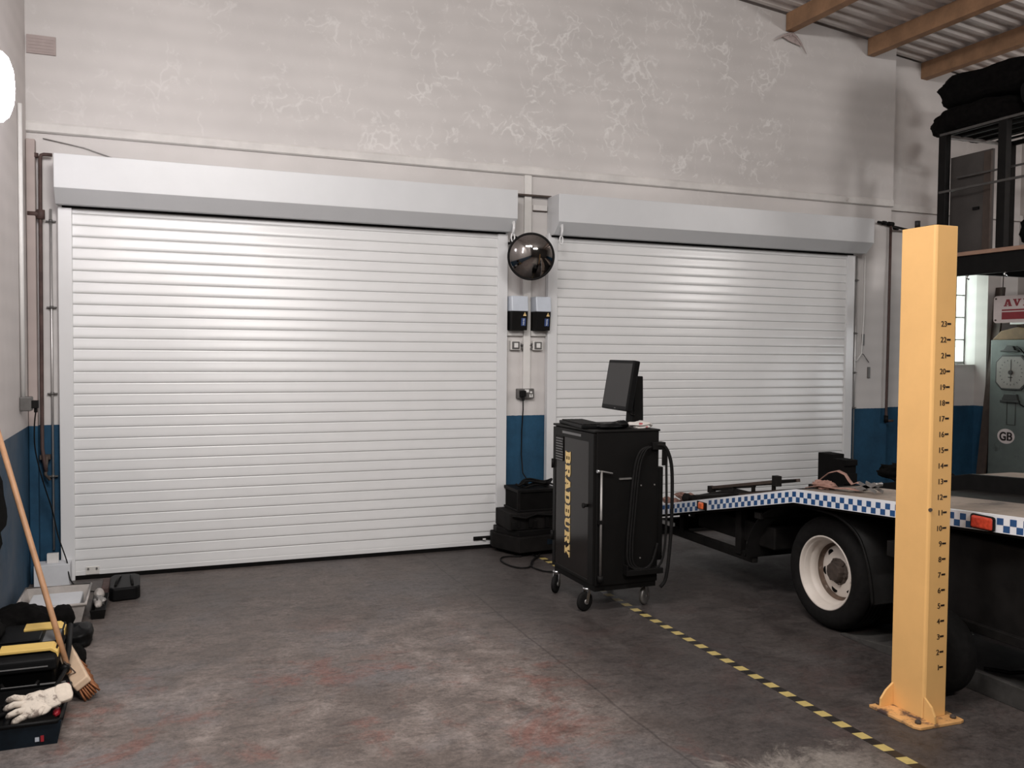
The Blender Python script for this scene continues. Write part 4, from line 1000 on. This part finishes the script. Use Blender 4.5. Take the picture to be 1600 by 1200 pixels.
# harness bag at the right edge
t = thing('hanging_bag', 'black bag with a strap standing on the deck at the right edge', 'bag', (6.9, 5.35, 2.49))
build('bag_body', G().blob((7.0,5.42,2.68),(.12,.16,.19),12,.3,1.6, flat=2.49), 'cloth_black', t)
build('bag_strap', G().tube([(6.98,5.40,2.85),(6.93,5.46,2.98),(6.92,5.44,3.1),(6.95,5.36,3.2)], .015, 8), 'cloth_black', t)

# sign hanging under the deck
t = thing('enamel_sign', 'white enamel sign with red lettering and bars under the deck', 'sign', (7.0, 5.55, 1.89))
yS = 5.865; zS = 1.888; sh = .24; sw = .60
rr = .03; poly = []
for cx, cy, a0 in ((rr,rr,PI),(sw-rr,rr,1.5*PI),(sw-rr,sh-rr,0),(rr,sh-rr,.5*PI)):
    for k in range(6): a = a0 + k*PI/10; poly.append((cx+rr*math.cos(a), cy+rr*math.sin(a)))
build('sign_plate', G().flat([poly], (7.0,yS,zS), (0,-1,0), (0,0,1), .006), 'sign_white', t)
g = G(); yy = .105
for ch in 'AVIA':
    wd = .078 if ch != 'I' else .055
    for q_, poly_ in enumerate(SLAB[ch]): g.flat([[(yy+px*wd, .145+py*.062) for px, py in poly_]], (6.9945,yS,zS), (0,-1,0), (0,0,1), .0012+.0001*q_)
    yy += wd+.012
build('lettering', g, 'sign_red', t)
g = G().flat([rect(.085,.105,sw-.02,.119), rect(.085,.03,sw-.02,.095)], (6.9945,yS,zS), (0,-1,0), (0,0,1), .0012); build('red_bar', g, 'sign_red', t)
g = G()
for a, b in ((.025,.025),(.025,sh-.025)): g.cyl((6.996,yS-a,zS+b),(6.988,yS-a,zS+b), .008, 10)
for a in (.08,.5): g.tube([(7.002,yS-a,zS+sh-.01),(7.01,yS-a,2.34)], .004, 6)
build('sign_fixing', g, 'hub', t)

# green test cabinet
cx = 7.9; cy1 = 6.645; cy0 = 6.00; cz = 1.755
T = thing('green_cabinet', 'old green machine cabinet with dial and GB oval sticker', 'cabinet', (8.2, 6.3, 0))
build('cabinet_body', G().box((cx,cy0,0),(8.5,cy1,cz)), 'locker', T, .008)
def oct_(c, w, h, cut): 
    return [(c[0]-w/2+cut,c[1]-h/2),(c[0]+w/2-cut,c[1]-h/2),(c[0]+w/2,c[1]-h/2+cut),(c[0]+w/2,c[1]+h/2-cut),(c[0]+w/2-cut,c[1]+h/2),(c[0]-w/2+cut,c[1]+h/2),(c[0]-w/2,c[1]+h/2-cut),(c[0]-w/2,c[1]-h/2+cut)]
org = (cx-.001, cy1, 0); rt = (0,-1,0); up = (0,0,1)
dcx = .255; dcz = 1.43
DL = build('dial_bezel', G().flat([oct_((dcx,dcz),.36,.35,.07)], org, rt, up, .018), 'locker_dark', T, .006)
build('dial_face', G().flat([oct_((dcx,dcz),.325,.315,.06)], (cx-.018,cy1,0), rt, up, .003), 'dial', DL)
g = G()
for k in range(20):
    a = 2*PI*k/20; r0, r1 = .115, .130
    g.flat([[(dcx+r0*math.cos(a)-.003*math.sin(a),dcz+r0*math.sin(a)+.003*math.cos(a)),(dcx+r0*math.cos(a)+.003*math.sin(a),dcz+r0*math.sin(a)-.003*math.cos(a)),(dcx+r1*math.cos(a)+.003*math.sin(a),dcz+r1*math.sin(a)-.003*math.cos(a)),(dcx+r1*math.cos(a)-.003*math.sin(a),dcz+r1*math.sin(a)+.003*math.cos(a))]], (cx-.021,cy1,0), rt, up, .001)
build('dial_print', g, 'locker_dark', DL)
g = G().flat([rect(dcx-.004,dcz,dcx+.004,dcz+.12), rect(dcx-.004,dcz-.09,dcx+.004,dcz), rect(dcx-.03,dcz-.052,dcx+.02,dcz-.044)], (cx-.022,cy1,0), rt, up, .002); g.cyl((cx-.02,cy1-dcx,dcz),(cx-.034,cy1-dcx,dcz), .022, 16)
build('dial_needle', g, 'ink', DL)
g = G().flat([[(dcx-.12,1.635),(dcx+.08,1.635),(dcx+.075,1.65),(dcx+.04,1.65),(dcx+.02,1.69),(dcx-.05,1.70),(dcx-.08,1.66),(dcx-.12,1.65)]], org, rt, up, .03); build('top_handle', g, 'locker_dark', T, .004)
g = G().flat([rect(dcx-.11,1.13,dcx+.10,1.155),[(dcx-.09,1.155),(dcx+.09,1.155),(dcx+.075,1.215),(dcx-.065,1.215)]], org, rt, up, .03); build('slot_cover', g, 'locker_dark', T, .004)
g = G().flat([rect(dcx-.05,.91,dcx-.044,1.13), rect(dcx+.044,.91,dcx+.05,1.13), rect(dcx-.05,.905,dcx+.05,.912)], org, rt, up, .004); build('panel_seam', g, 'locker_dark', T)
g = G().tube([(cx-.02,cy1-dcx-.09,1.15),(cx-.03,cy1-dcx-.12,1.12),(cx-.02,cy1-dcx-.15,1.10),(cx-.02,cy1-dcx-.18,1.10)], .006, 8); g.tube([(cx-.015,cy1-dcx-.05,1.69),(cx-.02,cy1-dcx-.10,1.66),(cx-.02,cy1-dcx-.16,1.60)], .006, 8); build('cabinet_cord', g, 'black', T)
ec = (.205, .79); ell = [(ec[0]+.098*math.cos(2*PI*k/40), ec[1]+.075*math.sin(2*PI*k/40)) for k in range(40)]
ST = build('oval_sticker', G().flat([ell], org, rt, up, .002), 'sign_white', T)
ps, wd = text_polys('G', .118, .92, .004); hgt = max(y for p in ps for _, y in p)
bw = .062; bx = wd + .008; st = .019
def arc_band(cx_, cy_, rx, ry, tx, ty, a0=-PI/2, a1=PI/2, m=10):
    out = []
    for k in range(m):
        p, q = a0+(a1-a0)*k/m, a0+(a1-a0)*(k+1)/m
        out.append([(cx_+(rx-tx)*math.cos(p), cy_+(ry-ty)*math.sin(p)), (cx_+rx*math.cos(p), cy_+ry*math.sin(p)), (cx_+rx*math.cos(q), cy_+ry*math.sin(q)), (cx_+(rx-tx)*math.cos(q), cy_+(ry-ty)*math.sin(q))])
    return out
h2 = hgt*.53; bt = .015
ps += [rect(bx,0,bx+st,hgt), rect(bx+st,0,bx+bw*.55,bt), rect(bx+st,h2-bt/2,bx+bw*.55,h2+bt/2), rect(bx+st,hgt-bt,bx+bw*.52,hgt)]
ps += arc_band(bx+bw*.55, (h2+bt/2)/2, bw*.47, (h2+bt/2)/2, st, bt) + arc_band(bx+bw*.52, (hgt+h2-bt/2)/2, bw*.44, (hgt-h2+bt/2)/2, st, bt)
wd = bx + bw
build('lettering', G().flat([[(x+ec[0]-wd/2, y+ec[1]-hgt/2) for x, y in p] for p in ps], (cx-.003,cy1,0), rt, up, .001), 'ink', ST)
g = G().prism([(cy1,cz),(cy0,cz),(cy0+.05,cz+.06),(cy1-.30,cz+.13),(cy1-.10,cz+.09)], 0, cx+.01, 8.3)
tag(build('ochre_cover', g, 'ochre', origin=(8.1,6.3,cz), bevel=.01), 'ochre brown cover draped over the green cabinet', 'cover')
g = G().box((7.86,6.05,1.905),(8.0,6.40,1.93)); tag(build('white_tray', g, 'switch_white', origin=(7.93,6.22,1.9), bevel=.004), 'small pale tray on the ochre cover below the sign', 'tray')
# plank leaning between pier and cabinet
g = G(); g.bar((7.86,6.72,.0),(8.12,6.73,2.30), .10, .025, (1,0,0))
t_ = build('leaning_plank', g, 'brown_dark', origin=(7.9,6.72,0), bevel=.002); tag(t_, 'dark brown plank leaning between the pier and the green cabinet', 'plank')

# ------------------------------------------------------------------ left corner clutter
t = thing('white_box', 'white packaging box standing in the left corner', 'box', (-.65, 6.62, 0))
build('box_body', G().box((-.762,6.60,0),(-.545,6.74,.150)), 'paper', t, .003)
build('box_flap', G().box((-.690,6.66,.150),(-.620,6.70,.212)), 'plaster', t, .002)
t = thing('clear_tub', 'cloudy clear plastic storage tub on the floor at left', 'tub', (-.55, 5.9, 0))
g = G(); X0, X1, Y0, Y1, Zt = -.735, -.40, 5.60, 5.98, .13
def tubbox(x0,x1,y0,y1,z0,z1,tp,th):
    g = G()
    o_ = [(x0+tp,y0+tp,z0),(x1-tp,y0+tp,z0),(x1-tp,y1-tp,z0),(x0+tp,y1-tp,z0),(x0,y0,z1),(x1,y0,z1),(x1,y1,z1),(x0,y1,z1)]
    i_ = [(x0+tp+th,y0+tp+th,z0+th),(x1-tp-th,y0+tp+th,z0+th),(x1-tp-th,y1-tp-th,z0+th),(x0+tp+th,y1-tp-th,z0+th),(x0+th,y0+th,z1),(x1-th,y0+th,z1),(x1-th,y1-th,z1),(x0+th,y1-th,z1)]
    g.add(o_+i_, [(0,3,2,1),(0,1,5,4),(1,2,6,5),(2,3,7,6),(3,0,4,7),(8,9,10,11),(8,12,13,9),(9,13,14,10),(10,14,15,11),(11,15,12,8),(4,5,13,12),(5,6,14,13),(6,7,15,14),(7,4,12,15)])
    return g
build('tub_body', tubbox(-.745,-.385,5.60,6.08,.0,.130,.03,.006), 'clear', t)
build('tub_filling', G().box((-.705,5.64,.01),(-.425,6.04,.10)), 'paper', t, .01)
g = G().tube([(-.745,5.60,.130),(-.385,5.60,.130),(-.385,6.08,.130),(-.745,6.08,.130),(-.745,5.60,.130)], .009, 8); build('tub_rim', g, 'clear', t)

t = thing('drill_case', 'small dark open case with bits beside the clear tub', 'case', (-.33, 5.95, 0))
build('case_body', tubbox(-.372,-.285,5.72,6.12,.0,.055,.01,.006), 'black', t)
g = G().blob((-.335,5.98,.085),(.03,.05,.035),5,.12,1.4); g.blob((-.33,5.80,.07),(.02,.05,.02),6,.12,1.4); build('case_content', g, 'clear', t)
g = G().blob((-.33,5.90,.065),(.035,.06,.03),3,.3,2); build('case_tool', g, 'steel', t)
g = G().blob((-.40,5.30,.045),(.075,.12,.055),9,.15,1.5, flat=.001, power=.7); tag(build('black_pouch', g, 'case_black', origin=(-.40,5.30,0)), 'black rounded pouch on the floor below the clear tub', 'pouch')
# small black case with red side near the door foot
t = thing('socket_case', 'small black moulded case with red end by the left door', 'case', (-.20, 6.32, 0))
build('case_body', G().prism([(-.285,6.12),(-.262,6.08),(-.125,6.10),(-.105,6.14),(-.11,6.42),(-.14,6.47),(-.27,6.47),(-.29,6.42)], 2, 0, .085), 'case_black', t, .012, 3)
g = G().tube([(-.25,6.14,.088),(-.245,6.22,.10),(-.235,6.33,.10),(-.23,6.40,.088)], .008, 8); g.tube([(-.15,6.14,.088),(-.155,6.22,.10),(-.16,6.33,.10),(-.165,6.40,.088)], .008, 8); build('case_ridge', g, 'black', t)
build('case_end', G().box((-.335,6.18,.0),(-.288,6.44,.075)), 'pipe', t, .008)
# hanging black jacket on the left wall at frame edge
g = G(); vs = []
ol = [(4.70,1.02),(5.05,1.0),(5.20,.92),(5.235,.84),(5.32,.76),(5.345,.70),(5.30,.655),(5.13,.655),(5.16,.62),(5.18,.585),(5.0,.55),(4.7,.55)]
g.prism(ol, 0, -.80, -.735)
tag(build('hanging_jacket', g, 'cloth_black', origin=(-.8,5.0,1.0), bevel=.012), 'black jacket hanging on the left wall at the frame edge', 'jacket')

# black and yellow tool box
t = thing('tool_box', 'closed black tool box with two yellow lid strips', 'toolbox', (-.62, 4.70, 0))
bx0, bx1 = -.785, -.425
g = G().prism([(4.50,0),(4.92,0),(4.95,.15),(4.46,.15)], 0, bx0+.01, bx1-.012); build('box_body', g, 'case_black', t, .01)
g = G().prism([(4.435,.148),(4.97,.148),(4.97,.20),(4.93,.232),(4.50,.232),(4.445,.20)], 0, bx0, bx1); build('box_lid', g, 'case_black', t, .012, 3)
g = G()
def lidstrip(ya, yb, xa):
    return G().prism([(xa,.228),(bx1-.030,.228),(bx1-.006,.214),(bx1-.002,.196),(bx1+.004,.196),(bx1+.002,.222),(bx1-.022,.242),(xa,.242)][::1], 1, ya, yb)
build('lid_strip', lidstrip(4.47,4.57,-.66), 'yel_plastic', t, .004)
build('lid_strip', lidstrip(4.80,4.90,-.60), 'yel_plastic', t, .004)
build('lid_panel', G().box((-.50,4.60,.232),(-.43,4.77,.2375)), 'grey_plastic', t, .003)
build('lid_handle', G().box((-.70,4.62,.232),(-.51,4.75,.243)), 'case_black', t, .006)
g = G().box((-.66,4.434,.168),(-.46,4.438,.1725)); build('front_line', g, 'galv', t)
g = G().tube([(-.65,4.466,.10),(-.63,4.45,.075),(-.52,4.45,.075),(-.50,4.466,.10)], .008, 8); build('front_handle', g, 'black', t)
# jacket thrown over the box
g = G().blob((-.66,5.09,.20),(.155,.17,.085),21,.2,1.5, nu=56, nv=28); g.blob((-.45,5.03,.225),(.055,.10,.06),22,.15,1.3); g.blob((-.745,4.72,.262),(.075,.20,.045),23,.2,1.6); g.blob((-.62,5.2,.09),(.17,.13,.11),24,.3,2, flat=.002)
tag(build('black_jacket', g, 'cloth_black', origin=(-.66,5.1,0)), 'crumpled black jacket heaped behind and over the tool box', 'jacket')
# long black clamp lying over the box end
g = G().tube([(-.405,4.86,.225),(-.395,4.66,.17),(-.392,4.46,.135),(-.415,4.34,.115),(-.45,4.20,.075)], .011, 10, rs=[.016,.013,.010,.010,.006]); g.lathe((-.394,4.50,.14),(0,-1,-.2),[(0,0),(.02,.004),(.02,.03),(0,.035)], 12)
tag(build('long_clamp', g, 'case_black', origin=(-.40,4.6,0)), 'long thin black tool leaning from the tool box into the tray', 'tool')
g = G().blob((-.375,4.82,.07),(.045,.11,.065),27,.2,1.7, flat=.002); tag(build('soft_tool_bag', g, 'cloth_black', origin=(-.375,4.82,0)), 'small black soft bag behind the broom head', 'bag')

# open navy tray with glove
t = thing('open_tool_tray', 'open dark navy tool case tray at the bottom left', 'tray', (-.58, 4.2, 0))
g = tubbox(-.79,-.363,3.955,4.40,.0,.098,.018,.008)
for k in range(5,10): g.m[k] = 1
build('tray_body', g, ['navy','case_black'], t)
g = G().tube([(-.788,3.957,.098),(-.38,3.957,.098),(-.366,3.972,.098),(-.366,4.385,.098),(-.378,4.398,.098),(-.788,4.398,.098)], .009, 8); build('tray_rim', g, 'case_black', t)
build('tray_insert', G().box((-.765,3.99,.012),(-.39,4.37,.045)), 'case_black', t, .004)
g = G().box((-.64,4.392,.102),(-.50,4.397,.107)); g.box((-.487,4.388,.104),(-.385,4.394,.109)); g.box((-.72,4.18,.055),(-.66,4.185,.062)); g.box((-.56,4.21,.068),(-.45,4.214,.075)); build('metal_edge', g, 'galv', t)
build('red_catch', G().blob((-.372,4.33,.095),(.012,.05,.018),3,.1,2), 'red', t)
g = G().box((-.46,3.966,.02),(-.445,3.969,.085)); g.box((-.44,3.965,.018),(-.428,3.968,.085), 1); build('side_label', g, ['opener_grey','red'], t)
g = G().box((-.70,4.10,.045),(-.67,4.34,.065)); g.box((-.62,4.28,.045),(-.42,4.31,.07)); g.box((-.44,4.24,.05),(-.40,4.32,.09)); g.cyl((-.76,4.05,.06),(-.60,4.2,.06), .012, 10); g.cyl((-.58,4.05,.055),(-.58,4.3,.055), .014, 10); build('tray_tool', g, 'case_black', t, .002)
build('red_handle', G().blob((-.395,4.12,.075),(.016,.035,.016),4,.15,2), 'red', t)
# work glove: palm, four fingers, thumb and cuff
t = thing('work_glove', 'dirty cream work glove lying in the open tray', 'glove', (-.47, 4.11, .10))
gc = Vector((-.47,4.10,.125)); ga = Vector((-.93,-.30,-.10)).normalized(); gs = Vector((.25,-.80,-.50)).normalized(); gn = ga.cross(gs).normalized()
if gn.z < 0: gn = -gn
def gp(a, s, n=0): return gc + ga*a + gs*s + gn*n
g = G()
Rg = Matrix((ga, gs, gn)).transposed()
g.blob(gp(0,0,.0),(.062,.062,.018),31,.10,1.6, R=Rg, power=.8)
g.blob(gp(-.06,-.005,.004),(.045,.050,.016),33,.10,1.6, R=Rg, power=.8)
for k, (s, L, cu) in enumerate(((-.044,.060,.010),(-.016,.075,.016),(.014,.072,.006),(.042,.058,.0))):
    g.tube([gp(.035,s,0),gp(.055,s*1.12,.004),gp(.04+L*.5,s*1.25,.008+cu*.3),gp(.04+L*.85,s*1.35,.002),gp(.04+L,s*1.4,-.006)], .01, 10, rs=[.014,.0145,.0135,.013,.008])
g.tube([gp(-.02,.035,.004),gp(.0,.055,.008),gp(.022,.060,.010),gp(.040,.055,.006)], .01, 10, rs=[.014,.013,.012,.008])
build('glove_hand', g, 'glove', t)
build('glove_cuff', G().blob(gp(-.105,-.008,.006),(.035,.046,.017),35,.06,1.4, R=Rg, power=.6), 'glove_knit', t)
g.v and None

# broom
T = thing('broom', 'wooden broom leaning on the left wall, head on the floor', 'broom', (-.38, 4.6, 0))
A_ = Vector((-.432,4.86,.115)); B_ = Vector((-.318,4.395,.085)); ax_ = (B_-A_).normalized()
hn = Vector((-.55,-.10,.83)); hn = (hn - ax_*hn.dot(ax_)).normalized(); hs = ax_.cross(hn).normalized()
Rh = Matrix((ax_, hs, hn)).transposed()
build('broom_head', G().obox((A_+B_)/2, (B_-A_).length, .074, .036, Rh), 'wood_pale', T, .008, 3)
random.seed(11); g = G(); n_ = 0
Lh = (B_-A_).length
for i in range(34):
    for j in range(6):
        u = -Lh/2 + .012 + i*(Lh-.024)/33; v = -.024 + j*.0096
        p0 = (A_+B_)/2 + ax_*u + hs*v - hn*.016
        sp = ax_*(u*.05 + random.uniform(-.005,.005)) + hs*(v*.35 + random.uniform(-.004,.004))
        q = p0 - hn*.062 + sp
        if q.z < .003: 
            k = (p0.z-.003)/(p0.z-q.z); q = p0 + (q-p0)*k
        g.tube([p0, (p0+q)/2 + sp*.1, q], .004, 5, rs=[.0042,.0046,.0055])
g.obox((A_+B_)/2 - hn*.042, Lh-.03, .054, .055, Rh)
build('bristles', g, 'bristle', T)
h0 = Vector((-.385,4.50,.128)); h1 = Vector((-.70,4.93,1.12)); hd = (h1-h0)
hb = h0 - hd*.02
build('broom_handle', G().tube([hb, h0+hd*.3, h0+hd*.8, h0+hd*1.235], .0135, 14, rs=[.0125,.0135,.0135,.0125]), 'wood', T)
g = G().bar(h0+Vector((-.02,.03,.05)), B_*.6+A_*.4+hn*.022+Vector((-.01,0,0)), .012, .008); g.bar(h0+Vector((-.012,-.02,.04)), B_*.78+A_*.22+hn*.021, .012, .006); build('handle_bracket', g, 'hub', T)

# ------------------------------------------------------------------ camera
cam = bpy.data.cameras.new('camera'); co = bpy.data.objects.new('camera', cam); C.objects.link(co)
yaw, pitch, roll, F = 0.379538, -0.036911, 0.008611, 1393.593
cyw, syw = math.cos(yaw), math.sin(yaw)
fwd = Vector((syw*math.cos(pitch), cyw*math.cos(pitch), math.sin(pitch))); r0 = Vector((cyw,-syw,0)); u0 = r0.cross(fwd)
r_ = r0*math.cos(roll) + u0*math.sin(roll); u_ = -r0*math.sin(roll) + u0*math.cos(roll)
mw = Matrix((r_, u_, -fwd)).transposed().to_4x4(); mw.translation = Vector((0,0,1.60)); co.matrix_world = mw
cam.sensor_width = 36; cam.lens = 36*F/1600; cam.clip_start = .05
bpy.context.scene.camera = co

# ------------------------------------------------------------------ light
def area(name, loc, target, sx, sy, power, col=(1,.96,.93)):
    l = bpy.data.lights.new(name, 'AREA'); l.shape = 'RECTANGLE'; l.size = sx; l.size_y = sy; l.energy = power; l.color = col
    o = bpy.data.objects.new(name, l); C.objects.link(o); o.location = loc
    o.rotation_euler = (Vector(target)-Vector(loc)).to_track_quat('-Z','Y').to_euler(); return o
area('ceiling_strip_light_near', (0.4, 2.2, 4.2), (1.1, 4.0, 0.6), 1.5, .25, 170)
area('ceiling_strip_light_rear', (1.6, -1.8, 4.4), (2.2, 4.0, .8), 1.8, .3, 230)
area('side_strip_light', (-.6, 3.4, 2.9), (2.5, 5.0, 1.2), .2, 1.4, 36, (1,.95,.97))
pl = bpy.data.lights.new('far_bay_fill', 'POINT'); pl.energy = 190; pl.shadow_soft_size = .25; pl.color = (1,.96,.94)
po = bpy.data.objects.new('far_bay_fill', pl); C.objects.link(po); po.location = (7.4, 2.5, 3.75)
area('side_window_daylight', (8.55, 3.7, 2.0), (5.0, 4.2, 2.0), 1.0, 1.2, 42, (.95,.98,1))

w = bpy.data.worlds.new('sky'); bpy.context.scene.world = w; w.use_nodes = True
bg = w.node_tree.nodes['Background']; bg.inputs[0].default_value = (.93,.97,1,1); bg.inputs[1].default_value = 14.0

sc = bpy.context.scene
sc.view_settings.view_transform = 'Standard'; sc.view_settings.look = 'None'; sc.view_settings.gamma = 1.0; sc.view_settings.use_curve_mapping = False
sc.view_settings.exposure = -0.42
sc.cycles.use_denoising = True
sc.cycles.max_bounces = 8; sc.cycles.diffuse_bounces = 4; sc.cycles.caustics_reflective = False; sc.cycles.caustics_refractive = False
